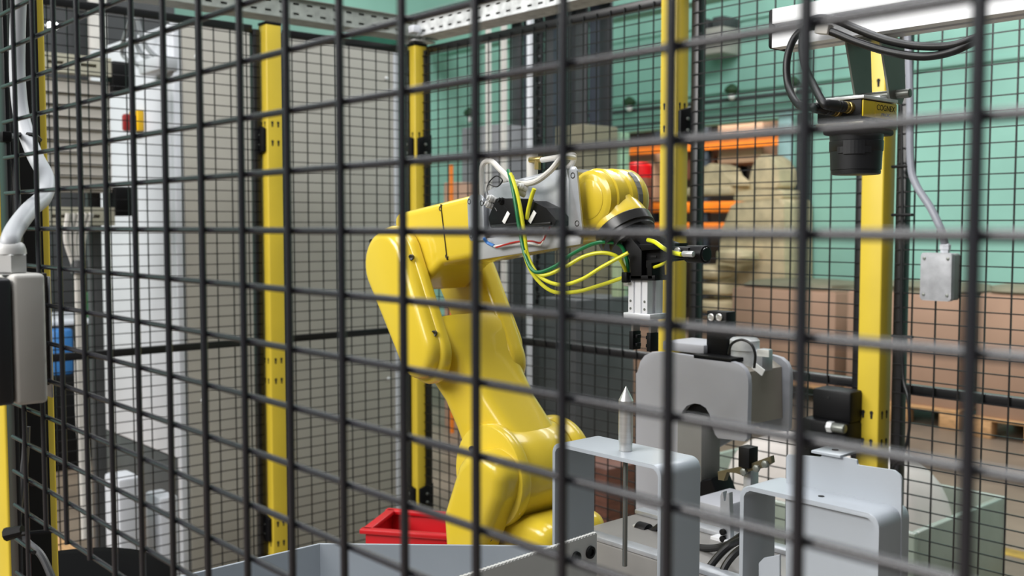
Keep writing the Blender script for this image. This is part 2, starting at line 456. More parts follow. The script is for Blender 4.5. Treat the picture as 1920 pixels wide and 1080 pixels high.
for i, (px, py, sx, sz) in enumerate(pos):
    p = atY(px, py, Yst - .25)
    b = B(); blob(b, p, sx, .2, sz, 3.0, 20, 8, .03, i); single('sack', sname[i], 'sack', b, CARDD, (p.x, p.y, p.z - sz), 'tan sacks at the wrapped stack')
for i, (pp, y0, dp, lab) in enumerate((([(1300, 352), (1312, 334), (1318, 314), (1332, 306), (1350, 312), (1358, 328), (1384, 350)], .06, .3, 'pale crumpled paper bundle left on top of the rack load'),
        ([(1402, 352), (1408, 322), (1416, 300), (1430, 288), (1446, 298), (1460, 318), (1462, 352)], .1, .3, 'pointed pale paper bundle on top of the wrapped stack'),
        ([(1372, 378), (1380, 360), (1420, 354), (1466, 356), (1470, 372)], .05, .35, 'flat pale paper bundle crowning the wrapped stack'))):
    q = [xh(x, y, Yst + y0) for x, y in pp]
    b = B(); prism(b, rounded(q, .035, 4), 'Y', Yst + y0, Yst + y0 + dp, .06, 3)
    single('paper_bundle', lab, 'bundle', b, CARDD, (q[0][0], Yst + .2, q[0][1]), 'paper bundles on the stack')
b = B(); p = atY(1345, 358, Yst + .3); box(b, p.x - .3, p.x + .35, Yst + .03, Yst + .45, p.z - .05, p.z + .03, .02)
single('timber_board', 'pale board under the crumpled paper bundle', 'board', b, CARDD, (p.x, Yst + .4, p.z - .05))

# ------------------------------------------------------------------ things behind the back fence, centre
def upbox(name, label, cat, px0, px1, pytop, Y, dep, m, pybot=None, bev=.01, group=None):
    x0, x1 = atY(px0, 500, Y).x, atY(px1, 500, Y).x
    xm = (px0 + px1) / 2
    h1 = atY(xm, pytop, Y).z; h0 = FLOOR if pybot is None else atY(xm, pybot, Y).z
    b = B(); box(b, x0, x1, Y, Y + dep, h0, h1, bev)
    return single(name, label, cat, b, m, ((x0 + x1) / 2, Y + dep / 2, h0), group)
upbox('steel_cabinet', 'plain grey steel cabinet behind the back fence near the corner post', 'cabinet', 866, 935, 236, 5.0, .3, mat('mid_grey_cabinet', '7e7f82', .5))
upbox('door_frame_post', 'pale green steel column left of the warehouse opening', 'column', 1148, 1162, 248, 6.6, .12, mat('pale_green_column', '9fbfa0', .5))
upbox('carton_tower', 'khaki carton tower in front of the grey strip curtain', 'box', 1040, 1092, 235, 5.0, .35, KHK)
upbox('dark_machine', 'low dark grey machine housing behind the back fence', 'machine', 1010, 1080, 560, 3.3, .4, DGRY)
upbox('dark_machine', 'tall narrow black machine beside the pale pole', 'machine', 960, 992, 470, 3.9, .2, mat('near_black_machine', '2b2c2e', .5))
upbox('green_post', 'thin pale green post behind the pneumatic gripper', 'post', 1146, 1160, 470, 3.6, .05, mat('pale_green_post', 'a6b58e', .5))
upbox('carton_stack', 'brown carton stack behind the gripper fingers', 'box', 1170, 1225, 600, 4.6, .3, CARD)
upbox('brown_crate', 'red brown wooden crate behind the pin bracket', 'crate', 1068, 1140, 872, 2.5, .25, BROWN)
upbox('carton_stack', 'brown carton standing right beside the yellow corner post', 'box', 832, 858, 342, 4.4, .2, CARD)
b = B(); p = atY(846, 345, 4.3); cyl(b, (p.x, 4.3, FLOOR), (p.x, 4.3, atY(846, 308, 4.3).z), .014, 12); single('orange_stick', 'orange upright stick beside the brown carton near the corner post', 'stick', b, ORG, (p.x, 4.3, FLOOR))
p = atH(1885, 1034, FLOOR); b = B(); box(b, p.x - .45, p.x + 2.0, p.y - .05, p.y + .05, FLOOR, FLOOR + .002); single('floor_line', 'worn yellow line painted on the floor at the lower right', 'floor marking', b, mat('worn_yellow_paint', '9a7d2c', .6, var=.2, scale=12), (p.x, p.y, FLOOR))
x = atY(1010, 300, 4.6)
t = thing('strip_curtain', 'dark grey strip curtain hanging behind the white pole', 'curtain', (x.x, 5.6, FLOOR))
x0, x1 = atY(958, 100, 5.6).x, atY(1146, 100, 5.6).x
n = 9
for k in range(n):
    a = x0 + (x1 - x0) * k / n; wd = (x1 - x0) / n
    b = B(); box(b, a, a + wd * .94, 5.6 + (.02 if k % 2 else 0), 5.63 + (.02 if k % 2 else 0), FLOOR + .1, 2.3, .006)
    part(t, 'strip', b, (CURT, mat('dark_strip', '2c2c30', .4), mat('bluish_strip', '3c3f4a', .35))[(k * 2) % 3])
b = B(); box(b, x0 - .05, x1 + .05, 5.58, 5.68, 2.28, 2.4, .01); part(t, 'rail', b, DGRY)
for px, r, Y, m, lab in ((994, .017, 3.2, CABW, 'thick white vertical pole behind the robot forearm'), (916, .019, 4.2, CBG2, 'left one of two pale grey upright pipes behind the back fence'), (945, .020, 4.2, CBG2, 'right one of two pale grey upright pipes behind the back fence')):
    p = atY(px, 430, Y)
    t = thing('upright_pipe', lab, 'pipe', (p.x, Y, FLOOR))
    b = B(); cyl(b, (p.x, Y, FLOOR), (p.x, Y, 1.6), r, 16); part(t, 'pipe', b, m)
    b = B(); lathe(b, (p.x, Y, FLOOR), (0, 0, 1), [(0, r * 2.4), (.012, r * 2.4), (.014, r * 1.2), (.05, r * 1.1)], 16); part(t, 'floor_flange', b, m)
p = atY(1009, 430, 3.25); b = B()
for k in range(46):
    c = Vector((p.x, 3.25, 1.0 - k * .03))
    lathe(b, c + Vector((0, -.006 if k % 2 else 0, 0)), (0, 0, 1), [(-.016, .003), (-.010, .010), (.010, .010), (.016, .003)], 6)
single('hanging_chain', 'black hanging chain right beside the thick white pole', 'chain', b, DBLK, (p.x, 3.25, -.4))['kind'] = 'stuff'

# ------------------------------------------------------------------ white sack in a film lined tub, right, outside the fence
b = B(); blob(b, (-1.57, 2.61, -.93), .35, .21, .32, 2.6, 40, 18, .09, 4)
single('big_bag', 'bulging white plastic bulk bag behind the back fence', 'bag', b, BAG, (-1.57, 2.61, -1.25))
t = thing('film_tub', 'pale green film lined tub holding the white bulk bag', 'tub', (-1.62, 2.6, FLOOR))
tx0, tx1, ty0, ty1, tz = -2.05, -1.18, 2.34, 2.86, -.74
for q in ((tx0, tx1, ty0, ty0 + .02), (tx0, tx1, ty1 - .02, ty1), (tx1 - .02, tx1, ty0 + .021, ty1 - .021), (tx0, tx0 + .02, ty0 + .021, ty1 - .021)):
    b = B(); box(b, *q, FLOOR + .12, tz, .006); part(t, 'side_wall', b, CLR)
b = B(); box(b, tx0, tx1, ty0, ty1, FLOOR + .10, FLOOR + .119, .006); part(t, 'bottom', b, CLR)
b = B(); box(b, tx0 + .03, tx1 - .03, ty0 + .03, ty1 - .03, FLOOR, FLOOR + .099, .01); part(t, 'skid', b, DGRY)

# ------------------------------------------------------------------ control cabinet behind the left fence
CX = -3.32
cy0 = atX(347, 400, CX).y; cy1 = atX(746, 400, CX).y; ctop = atX(347, 36, CX).z
t = thing('control_cabinet', 'tall pale grey control cabinet with a red and yellow main switch', 'cabinet', (CX - .4, cy0, FLOOR))
b = B(); box(b, CX - .8, CX, cy0, cy1, FLOOR + .1, ctop, .008); part(t, 'body', b, CABG)
b = B(); box(b, CX - .79, CX - .03, cy0 - .022, cy0 - .001, atY(280, 838, cy0 - .02).z, ctop - .01, .006); d = part(t, 'door', b, CABW)
s = atY(262, 228, cy0 - .02)
b = B(); box(b, s.x - .03, s.x + .045, cy0 - .045, cy0 - .022, s.z - .036, s.z + .036, .004); sw = part(d, 'switch_plate', b, mat('switch_yellow', 'e8b80c', .4))
s2 = atY(241, 230, cy0 - .065)
b = B(); boxc(b, (s2.x, cy0 - .065, s2.z), .03, .04, .06, None, .008); part(d, 'switch_handle', b, mat('switch_red', '8e1a1c', .4))
b = B(); box(b, CX - .79, CX - .04, cy0 - .012, cy0 - .001, FLOOR + .1, atY(280, 842, cy0 - .02).z, .003); part(t, 'lower_panel', b, DGRY)
b = B(); box(b, CX - .03, CX - .001, cy0 - .03, cy0 - .002, FLOOR + .1, ctop, .004); part(t, 'corner_trim', b, CABW)
b = B(); box(b, CX - .78, CX - .02, cy0 + .02, cy1 - .02, FLOOR, FLOOR + .1, .004); part(t, 'plinth', b, DGRY)
for yy in (cy0 + .05, cy1 - .05):
    for z in (-.02, -.6, ctop - .12):
        b = B(); lathe(b, (CX, yy, z), (1, 0, 0), [(0, .008), (.004, .007), (.006, .003)], 10); part(t, 'screw', b, GALV)
b = B(); box(b, CX - .01, CX + .0035, cy0 + (cy1 - cy0) * .98, cy1 + .01, FLOOR + .1, ctop); part(t, 'edge_strip', b, CABW)
# cable loops at the top of the cabinet
for k, (pts, lab) in enumerate((([(248, 30), (232, 75), (232, 105), (262, 122), (285, 128)], 'grey cable looping into the cabinet top, leftmost'), ([(252, 35), (255, 80), (270, 105), (300, 116)], 'grey cable looping into the cabinet top, inner bend'), ([(256, 30), (268, 75), (285, 100), (305, 112)], 'grey cable looping into the cabinet top, right hand one'))):
    b = B(); P = [atY(x, y, cy0 - .10 + .02 * i) for i, (x, y) in enumerate(pts)]; tube(b, P, .008, 8)
    single('cabinet_cable', lab, 'cable', b, mat('dull_grey_cable', '7d8284', .5), P[-1])
b = B(); p = atY(296, 124, cy0 - .05); boxc(b, p, .17, .07, .05, None, .01)
single('cable_duct', 'grey cable entry block on the cabinet front', 'duct', b, CBG, p)
# panel board with slotted rails left of it
PX = -3.3
py0, py1 = atX(60, 300, PX).y, atX(213, 300, PX).y
ht, hb = atX(200, 116, PX).z, atX(200, 396, PX).z
t = thing('panel_board', 'beige panel board with slotted rails behind the left fence', 'board', (PX, (py0 + py1) / 2, hb))
b = B(); box(b, PX - .1, PX - .02, py0, py1, hb + .06, ht - .06); part(t, 'board', b, SIDE)
def slotted(bm, axis, fix0, fix1, a0, a1, z0, z1, slot=.05, gap=.035, rows=1):
    """plate with open rectangular slots; axis is the long direction"""
    def bb(u0, u1, v0, v1):
        if axis == 'Y': box(bm, fix0, fix1, u0, u1, v0, v1)
        else: box(bm, u0, u1, fix0, fix1, v0, v1)
    H = z1 - z0; sh = H / (rows * 2 + 1) * .55; pitch = H / rows
    edges = [z0]
    for r in range(rows):
        c = z0 + pitch * (r + .5); edges += [c - sh / 2, c + sh / 2]
    edges.append(z1)
    for i in range(0, len(edges), 2): bb(a0, a1, edges[i], edges[i + 1])
    for i in range(1, len(edges) - 1, 2):
        u = a0
        while u < a1:
            bb(u, min(u + gap, a1), edges[i], edges[i + 1]); u += slot + gap
for nm, z in (('slotted_rail', ht), ('slotted_rail', hb)):
    b = B(); slotted(b, 'Y', PX - .02, PX, py0, py1, z - .045, z + .012, .05, .05); part(t, nm, b, BEIGE)
    b = B(); box(b, PX - .05, PX - .021, py0, py1, z - .045, z + .012); part(t, 'rail_backing', b, SIDE)
for pa, pb in ((116, 172), (350, 405)):
    b = B(); box(b, PX - .1, PX + .01, py1, py1 + .06, atX(225, pb, PX).z, atX(225, pa, PX).z, .004); part(t, 'end_block', b, DBLK)
for k in range(9):
    z = hb + .07 + (ht - hb - .14) * k / 9
    b = B(); box(b, PX - .02, PX - .014, py0, py1, z, z + .006); part(t, 'ledge', b, SIDE)
for yy in (py0 + .03, py1 - .03):
    b = B(); box(b, PX - .12, PX - .09, yy - .02, yy + .02, FLOOR, ht - .05, .003); part(t, 'leg', b, DGRY)
# bundle of pale cables hanging below the board
for k in range(5):
    b = B(); dx = (k - 2) * 5
    P = [atX(150 + dx * 2.2, 400, PX + .03), atX(140 + dx * 1.6, 450, PX + .03), atX(148 + dx * .5, 520, PX + .03), atX(150 + dx * .55, 640, PX + .03), atX(152 + dx * .6, 760, PX + .03), atX(160 + dx * .6, 900, PX + .03), atX(164 + dx * .6, 1010, PX + .03)]
    tube(b, P, .0085, 8, 6)
    single('hanging_cable', ('leftmost', 'second from left', 'middle', 'second from right', 'rightmost')[k] + ' pale cable in the bundle hanging below the panel board', 'cable', b, CBG2, P[-1], 'pale cables below the panel board')
b = B(); c = atX(149, 500, PX + .03); lathe(b, c - Vector((0, 0, .02)), (0, 0, 1), [(0, .026), (.04, .026)], 16); single('cable_tie', 'grey tie around the hanging pale cable bundle', 'tie', b, DGRY, c)
# machine with white top, pipes, dark equipment at far left
x0 = -6.3
t = thing('black_cabinet', 'low black cabinet with a white top beside the control cabinet', 'cabinet', (x0 - .3, .9, FLOOR))
ya, yb = atX(60, 600, x0).y, atX(222, 600, x0).y; zt = atX(160, 598, x0).z
b = B(); box(b, x0 - .6, x0, ya, yb, FLOOR + .05, zt - .03, .008); part(t, 'body', b, mat('black_cabinet_paint', '202022', .45))
b = B(); box(b, x0 - .62, x0 + .015, ya - .01, yb + .01, zt - .03, zt, .006); part(t, 'top', b, CABW)
b = B(); box(b, x0 - .58, x0 - .03, ya + .03, yb - .03, FLOOR, FLOOR + .05); part(t, 'plinth', b, DGRY)
q = atX(108, 665, x0 + .1); q7 = atX(108, 700, x0 + .1).z; q6 = atX(108, 617, x0 + .1).z
t = thing('blue_canister', 'blue canister on a dark stand before the low black cabinet', 'canister', (x0 + .1, q.y, FLOOR))
b = B(); cyl(b, (x0 + .12, q.y, q7), (x0 + .12, q.y, q6), .075, 20, bev=.01); part(t, 'canister', b, BLUE)
b = B(); box(b, x0 + .03, x0 + .21, q.y - .09, q.y + .09, FLOOR, q7, .01); part(t, 'stand', b, DBLK)
for px, m, lab, tp in ((196, CBG2, 'pale pipe rising behind the black cabinet', 430), (183, mat('grey_pipe', '6f7276', .4), 'grey pipe with amber beacon behind the black cabinet', 425)):
    q = atX(px, 500, x0 - .3); top = atX(px, tp, x0 - .3).z
    t = thing('short_pipe', lab, 'pipe', (q.x, q.y, zt))
    b = B(); cyl(b, (q.x, q.y, zt), (q.x, q.y, top), .04, 14); part(t, 'pipe', b, m)
    if px == 183:
        b = B(); lathe(b, (q.x, q.y, top), (0, 0, 1), [(0, .045), (.05, .05), (.08, .02)], 14); part(t, 'beacon', b, ORNG)
b = B(); q = atX(173, 570, x0 - .1); box(b, q.x - .06, q.x + .06, q.y - .06, q.y + .06, zt, q.z + .07, .004)
single('green_box', 'small dark green box on the black cabinet', 'box', b, mat('green_plastic', '1d5a33', .5), (q.x, q.y, zt))
b = B(); x9 = -7.4; ya, yb = atX(-60, 60, x9).y, atX(330, 60, x9).y
box(b, x9 - .8, x9, ya, yb, FLOOR, 2.3, .02); single('dark_storage_wall', 'dark grey machine enclosure far left behind the panel board', 'machine', b, mat('dark_enclosure', '3a3c3e', .6), (x9 - .4, (ya + yb) / 2, FLOOR))
q = atX(183, 60, x9 + .1); b = B(); box(b, q.x - .02, q.x + .02, q.y - .06, q.y + .06, FLOOR, 1.85, .005)
single('pale_column', 'pale grey column before the dark enclosure at far left', 'column', b, CBG2, (q.x, q.y, FLOOR))
q = atX(98, 48, -4.9)
t = thing('hanging_lamp', 'lit white bowl lamp shining at the upper left', 'lamp', q)
b = B(); blob(b, q, .028, .028, .016, 2.0, 20, 10); part(t, 'bowl', b, LAMP)
b = B(); cyl(b, q + Vector((0, 0, .02)), q + Vector((0, 0, .5)), .005, 8); part(t, 'cord', b, DBLK)
# pale things low on the left floor outside the fence
for k, (px0, px1, py, lab, m) in enumerate(((222, 268, 900, 'white plastic block standing before the control cabinet', CABW), (300, 335, 935, 'white low block nearer the middle left post', CABW))):
    a = atX(px0, py, CX + .28); c = atX(px1, py, CX + .28)
    b = B(); box(b, CX + .16, CX + .28, a.y, c.y, FLOOR, a.z, .01); single('plastic_block', lab, 'block', b, m, (CX + .22, a.y, FLOOR))
b = B(); box(b, -5.6, -4.3, .4, 1.5, FLOOR, FLOOR + .02); single('floor_board', 'pale wooden sheet lying on the floor at far left', 'board', b, WOOD, (-4.5, .7, FLOOR))

# ================================================================== safety fence
LX, BY = -2.77, 2.04            # planes of the left and the back fence
FT, FB, FM = .569, -1.30, -.341
def keyholes(faces):
    """keyhole slots as dark inlays, on the given faces of a post: list of (axis, plane, centre)"""
    b = B()
    for ax, pl, c in faces:
        for z in (.30, .245, -.395, -.455, -.885, -.945):
            for o in (-.0095, .0095):
                pts = []
                for k in range(9):
                    a = math.pi * (-0.25 + 1.5 * k / 8); pts.append((c + o + .0042 * math.cos(a), z + .0042 * math.sin(a)))
                pts += [(c + o - .0022, z - .013), (c + o + .0022, z - .013)]
                if ax == 'Y': prism(b, pts, 'Y', pl - .0004, pl + .001)
                else: prism(b, pts, 'X', pl + .0004, pl - .001)
    return b
HOLE = mat('keyhole_shadow', '0c0c0c', .8)
def post(cx, cy, label, clamps, top=.582):
    t = thing('fence_post', label, 'post', (cx, cy, FLOOR), 'yellow fence posts')
    b = B(); box(b, cx - .025, cx + .025, cy - .025, cy + .025, FLOOR + .008, top, .0035, 3); part(t, 'tube', b, PYEL)
    b = B(); box(b, cx - .026, cx + .026, cy - .026, cy + .026, top, top + .009, .003); part(t, 'end_cap', b, DBLK)
    b = B(); box(b, cx - .06, cx + .06, cy - .06, cy + .06, FLOOR, FLOOR + .008, .002); part(t, 'foot_plate', b, PYEL)
    part(t, 'keyholes', keyholes([('Y', cy - .025, cx), ('X', cx + .025, cy)]), HOLE, kind='stuff')
    for (ax, lo, hi) in clamps:
        for z in (.250, -.905):
            b = B(); e0, e1 = (.034, .048) if abs(lo) < abs(hi) else (.048, .034)
            if ax == 'X':
                y0, y1 = cy + lo, cy + hi
                prism(b, rounded([(y0, z - e0), (y1, z - e1), (y1, z + e1), (y0, z + e0)], .004, 3), 'X', cx + .0255, cx + .036, .003, 2)
            else:
                x0, x1 = cx + lo, cx + hi
                prism(b, rounded([(x0, z - e0), (x1, z - e1), (x1, z + e1), (x0, z + e0)], .004, 3), 'Y', cy - .036, cy - .0255, .003, 2)
            c = part(t, 'panel_clamp', b, DBLK)
            for dz in (-.014, .014):
                b = B()
                if ax == 'X': lathe(b, (cx + .036, (y0 + y1) / 2, z + dz), (1, 0, 0), [(0, .0045), (.003, .0045), (.004, .002)], 12)
                else: lathe(b, ((x0 + x1) / 2, cy - .036, z + dz), (0, -1, 0), [(0, .0045), (.003, .0045), (.004, .002)], 12)
                part(c, 'screw', b, DSTEEL)
    return t
def panel(axis, plane, a0, a1, label, rails=(FT, FM, FB)):
    mid = (a0 + a1) / 2
    org = (plane, mid, FB) if axis == 'Y' else (mid, plane, FB)
    t = thing('wire_fence', label, 'fence panel', org, 'black wire mesh fence panels')
    def bb(bm, u0, u1, v0, v1, z0, z1, bev=0):
        if axis == 'Y': box(bm, v0, v1, u0, u1, z0, z1, bev)
        else: box(bm, u0, u1, v0, v1, z0, z1, bev)
    fw = .022
    for u in (a0, a1 - fw):
        b = B(); bb(b, u, u + fw, plane - .010, plane + .014, FB, FT, .002); part(t, 'frame_stile', b, BLK)
    for z in rails:
        hgt = .019 if z == FM else .022
        b = B(); bb(b, a0 + fw, a1 - fw, plane - .006, plane + .012, z - hgt / 2, z + hgt / 2, .002); part(t, 'frame_rail', b, BLK)
    b = B(); s = -1 if axis == 'X' else 1
    n = int((a1 - a0 - .03) / .05)
    for k in range(n):
        u = a1 - fw - .02 - k * .05 if axis == 'Y' else a0 + fw + .02 + k * .05
        bb(b, u - .0014, u + .0014, plane + s * .010 - .0014, plane + s * .010 + .0014, FB, FT)
    z = FB + .02
    while z < FT:
        bb(b, a0 + .004, a1 - .004, plane + s * .0128 - .0012, plane + s * .0128 + .0012, z - .0012, z + .0012); z += .03
    part(t, 'wire_mesh', b, BLK, kind='stuff')
    return t
PY1 = atX(511, 427, LX + .018).y; 
post(LX + .018, PY1, 'yellow post on the left between two mesh panels, before the grey cabinet side', [('Y', -.034, .018)])
post(LX + .018, BY - .018, 'yellow corner post left behind the robot arm where two fences meet', [('X', -.020, .034), ('Y', -.034, .020)])
X2 = atY(1262, 427, BY - .018).x; X3 = atY(1645, 427, BY - .018).x
post(X2, BY - .018, 'tall yellow post in the back fence right of the robot gripper', [('X', -.018, .034)])
post(X3, BY - .018, 'wide yellow post in the back fence under the vision camera', [])
panel('Y', LX, .35, PY1 - .03, 'left fence panel in front of the white control cabinet')
panel('Y', LX, PY1 + .03, BY - .03, 'narrow left fence panel between the left post and the corner post')
panel('X', BY, LX + .03, X2 - .03, 'back fence panel between the corner post and the tall middle post')
panel('X', BY, X2 + .045, X3 - .035, 'back fence panel between the middle post and the right post')
panel('X', BY, X3 + .035, X3 + 1.05, 'back fence panel carrying the grey junction box at the right')

# ------------------------------------------------------------------ foreground mesh panel
NY = .265
t = thing('wire_fence', 'large blurred wire mesh panel in the foreground in front of everything', 'fence panel', (-.5, NY, -.95))
xr, xl = .25, -.967
hx = [-.1189 + .05 * 7 - .05 * k for k in range(24)]          # upright wires, right to left
hx = [x for x in hx if xl + .02 < x < xr]
zlow = -8 * .0306 - .0026
wv = B(); cyl(wv, (0, 0, zlow), (0, 0, .62), .0020, 12); vlong = _mesh('wire', wv, WIRE, (0, 0, 0))
off = Vector((-.5, NY, -.95))
for k, x in enumerate(hx):
    if x < -.9:
        w = B(); cyl(w, (x, NY - .0019, -.95), (x, NY - .0019, .62), .0020, 12); part(t, 'wire', w, WIRE)
    else:
        piece(t, 'wire', vlong, Vector((x, NY - .0019, 0)) - off)
wh = B(); cyl(wh, (xl, 0, 0), (xr, 0, 0), .0018, 12); hlong = _mesh('wire', wh, WIRE, (0, 0, 0))
for k in range(-8, 21):
    piece(t, 'wire', hlong, Vector((0, NY + .0019, k * .0306 - .0026)) - off)
ws = B(); cyl(ws, (xl, 0, 0), (xl + .052, 0, 0), .0018, 12); hshort = _mesh('wire', ws, WIRE, (0, 0, 0))
for k in range(-30, -8):
    piece(t, 'wire', hshort, Vector((0, NY + .0019, k * .0306 - .0026)) - off)
b = B(); box(b, xl - .024, xl - .001, NY + .0038, NY + .0078, -.95, .63, .001); part(t, 'frame_stile', b, BLK)
b = B(); box(b, xr, xr + .024, NY + .001, NY + .021, -.95, .63, .002); part(t, 'frame_stile', b, BLK)
b = B(); box(b, xl, xr, NY + .001, NY + .021, .61, .63, .002); part(t, 'frame_rail', b, BLK)
b = B(); box(b, xl, xr, NY + .001, NY + .021, -.95, -.93, .002); part(t, 'frame_rail', b, BLK)
# post at the left edge with its black cover strip
px_, py_ = -1.146, .3266
t = thing('fence_post', 'yellow post with a black strip at the left edge of the view', 'post', (px_, py_, FLOOR), 'yellow fence posts')
b = B(); box(b, px_ - .025, px_ + .025, py_ - .025, py_ + .025, FLOOR + .008, .66, .003, 3); part(t, 'tube', b, PYEL)
b = B(); box(b, px_ - .06, px_ + .06, py_ - .06, py_ + .06, FLOOR, FLOOR + .008, .002); part(t, 'foot_plate', b, PYEL)
b = B(); box(b, px_ + .0252, px_ + .0275, py_ - .0215, py_ + .0172, FLOOR + .02, .655, .0008); s = part(t, 'cover_strip', b, mat('black_cover_strip', '0b0908', .7, spec=.25), 'black strip on the post side')
h = atX(62, 905, px_ + .0275)
b = B(); lathe(b, (px_ + .0275, h.y, h.z), (1, 0, 0), [(0, .004), (.0006, .004)], 16); part(s, 'hole', b, mat('rusty_hole', '1e0806', .8))

# ------------------------------------------------------------------ switch box with gland and conduit on the foreground fence
bx1 = -.827; yb0, yb1 = .2315, .255
hb0, hb1 = -.1365, -.0365
t = thing('switch_box', 'grey plastic switch box with black lid clamped on the foreground mesh', 'switch box', (bx1 - .04, .245, hb0))
b = B(); box(b, bx1 - .10, bx1, yb0, yb1, hb0, hb1, .0035, 3); part(t, 'housing', b, PLW)
b = B(); box(b, bx1 - .10, bx1 - .0005, yb0 - .014, yb0 - .0005, hb0 + .001, hb1 - .003, .003, 3); part(t, 'lid', b, mat('black_lid', '26272a', .35))
b = B(); box(b, bx1 - .085, bx1 - .040, .2715, .2735, hb0 + .002, hb1 + .012, .0006); 
q = atY(100, 600, .275)
b = B(); box(b, q.x - .06, q.x, .272, .2738, atY(100, 746, .273).z, atY(97, 519, .273).z, .0006); pl = part(t, 'back_plate', b, ZINC)
b = B(); box(b, q.x - .022, q.x - .002, .2555, .2718, hb0 + .006, hb1 - .002, .001); part(t, 'clamp_block', b, mat('dark_gasket', '241d18', .5))
g = atD(21, 500, .792); gx, gy = g.x, g.y
b = B(); lathe(b, (gx, gy, hb1 - .001), (0, 0, 1), [(0, .0108), (.006, .0108), (.0062, .0095)], 6, phase=.3); g1 = part(t, 'gland_base', b, PLG)
b = B(); lathe(b, (gx, gy, hb1 + .005), (0, 0, 1), [(0, .0095), (.001, .0102), (.002, .0095), (.003, .0102), (.004, .0095), (.005, .0102), (.006, .0095)], 24); part(t, 'gland_thread', b, PLG)
zz = atD(21, 511, .792).z
b = B(); lathe(b, (gx, gy, zz), (0, 0, 1), [(0, .0115), (.0008, .0122), (.0135, .0122), (.0145, .0112)], 6, phase=.25); part(t, 'gland_nut', b, PLG)
b = B(); lathe(b, (gx, gy, zz + .0142), (0, 0, 1), [(0, .0112), (.004, .0108), (.0075, .0095), (.009, .0078)], 24); part(t, 'gland_dome', b, PLG)
ztop = zz + .021
b = B()
P = [atD(37, -60, .985), atD(33, 60, .985), atD(33, 150, .983), atD(42, 225, .975), atD(64, 288, .955), atD(86, 333, .925), atD(82, 368, .893), atD(56, 393, .862), atD(32, 424, .818), Vector((gx, gy, ztop + .004)), Vector((gx, gy, ztop - .008))]
tube(b, P, .0072, 16, 10); single('conduit_cable', 'thick grey cable bending through the mesh into the white gland', 'cable', b, CBG, P[-1])
for k, (pts, r, m, lab) in enumerate((([(6, -40, 1.0), (9, 70, 1.0), (14, 170, 1.0), (20, 240, .995), (28, 330, .99), (34, 430, .985), (36, 520, .985), (30, 700, .99)], .0042, RUB, 'thicker black cable running down beside the thick grey cable'),
        ([(-4, -40, .985), (0, 90, .985), (5, 200, .985), (9, 300, .985), (12, 420, .985), (14, 560, .985)], .0045, RUB, 'outermost black cable along the panel stile at the left edge'),
        ([(50, 800, .985), (47, 860, .985), (37, 940, .985), (34, 985, .985), (50, 1015, .985), (80, 1045, .98), (112, 1120, .97)], .0036, mat('charcoal_cable', '3a3b3d', .4), 'dark cable curving over the post at the lower left'))):
    b = B(); P = [atD(*p) for p in pts]; tube(b, P, r, 10); single('black_cable', lab, 'cable', b, m, P[-1])
b = B(); P = [atD(-8, 256, .90), atD(12, 257, .905), atD(35, 253, .96), atD(62, 254, .963), atD(74, 262, 1.0)]
t2 = thing('cable_tie', 'black cable tie holding the grey cable at the left stile', 'tie', P[0])
tube(b, P, .0026, 6); part(t2, 'strap', b, DBLK)
b = B(); boxc(b, atD(10, 257, .897), .012, .008, .009, None, .001); part(t2, 'head', b, DBLK)
c = atD(24, 1000, .885)
t2 = thing('cable_tie', 'black cable tie stub on the stile at the lower left', 'tie', c)
b = B(); cyl(b, c + Vector((-.004, -.004, -.001)), c + Vector((.008, .006, .003)), .006, 10, .0045); part(t2, 'head', b, DBLK)
b = B(); P = [c, c + Vector((.012, .008, .001)), c + Vector((.016, .03, 0))]; tube(b, P, .002, 6); part(t2, 'strap', b, DBLK)

# ------------------------------------------------------------------ cable trays above the fence
def tray(axis, plane, a0, a1, z0, z1, label, GALV=GALV):
    org = (plane, (a0 + a1) / 2, z0) if axis == 'Y' else ((a0 + a1) / 2, plane, z0)
    t = thing('cable_tray', label, 'cable tray', org, 'perforated cable trays')
    s = 1 if axis == 'Y' else -1
    b = B(); f = sorted((plane, plane + s * .0015)); slotted(b, axis, f[0], f[1], a0, a1, z0, z1, .02, .026, 2); part(t, 'front_flange', b, GALV)
    b = B(); f = sorted((plane - s * .09, plane - s * .0885)); box(b, *((f[0], f[1], a0, a1) if axis == 'Y' else (a0, a1, f[0], f[1])), z0, z1); part(t, 'rear_flange', b, GALV)
    b = B(); f = sorted((plane, plane - s * .0885))
    if axis == 'Y': box(b, f[0], f[1], a0, a1, z0, z0 + .0015)
    else: box(b, a0, a1, f[0], f[1], z0, z0 + .0015)
    part(t, 'base_plate', b, GALV)
    b = B(); box(b, *((f[0], f[1], a0, a1) if axis == 'Y' else (a0, a1, f[0], f[1])), z1 - .0015, z1); part(t, 'lid', b, GALV)  # unseen lid added to block overhead light, so the slots look dark
    b = B()
    if axis == 'Y': box(b, plane, plane + .012, a0, a1, z0 - .003, z0 + .0); box(b, plane, plane + .01, a0, a1, z1, z1 + .002)
    else: box(b, a0, a1, plane - .012, plane, z0 - .003, z0); box(b, a0, a1, plane - .01, plane, z1, z1 + .002)
    part(t, 'edge_lip', b, GALV)
    return t
tz0, tz1 = atX(775, 78, LX).z, atX(775, 50, LX).z
tz0 += .012; tz1 = tz0 + .058
tray('Y', LX + .02, .3, BY + .06, tz0, tz1, 'shaded perforated cable tray running above the left fence', SHADE_GALV)
tray('X', BY - .02, LX + .025, -.2, tz0, tz1, 'bright perforated cable tray running above the back fence')
t = thing('tray_bracket', 'galvanised bracket joining the two trays on the corner post', 'bracket', (LX, BY, .597))
for dx, dy in ((.03, 0), (0, -.03), (-.03, .02)):
    b = B(); box(b, LX + dx - .006, LX + dx + .006, BY + dy - .006, BY + dy + .006, .55, tz0 + .02, .002); part(t, 'strut', b, GALV)
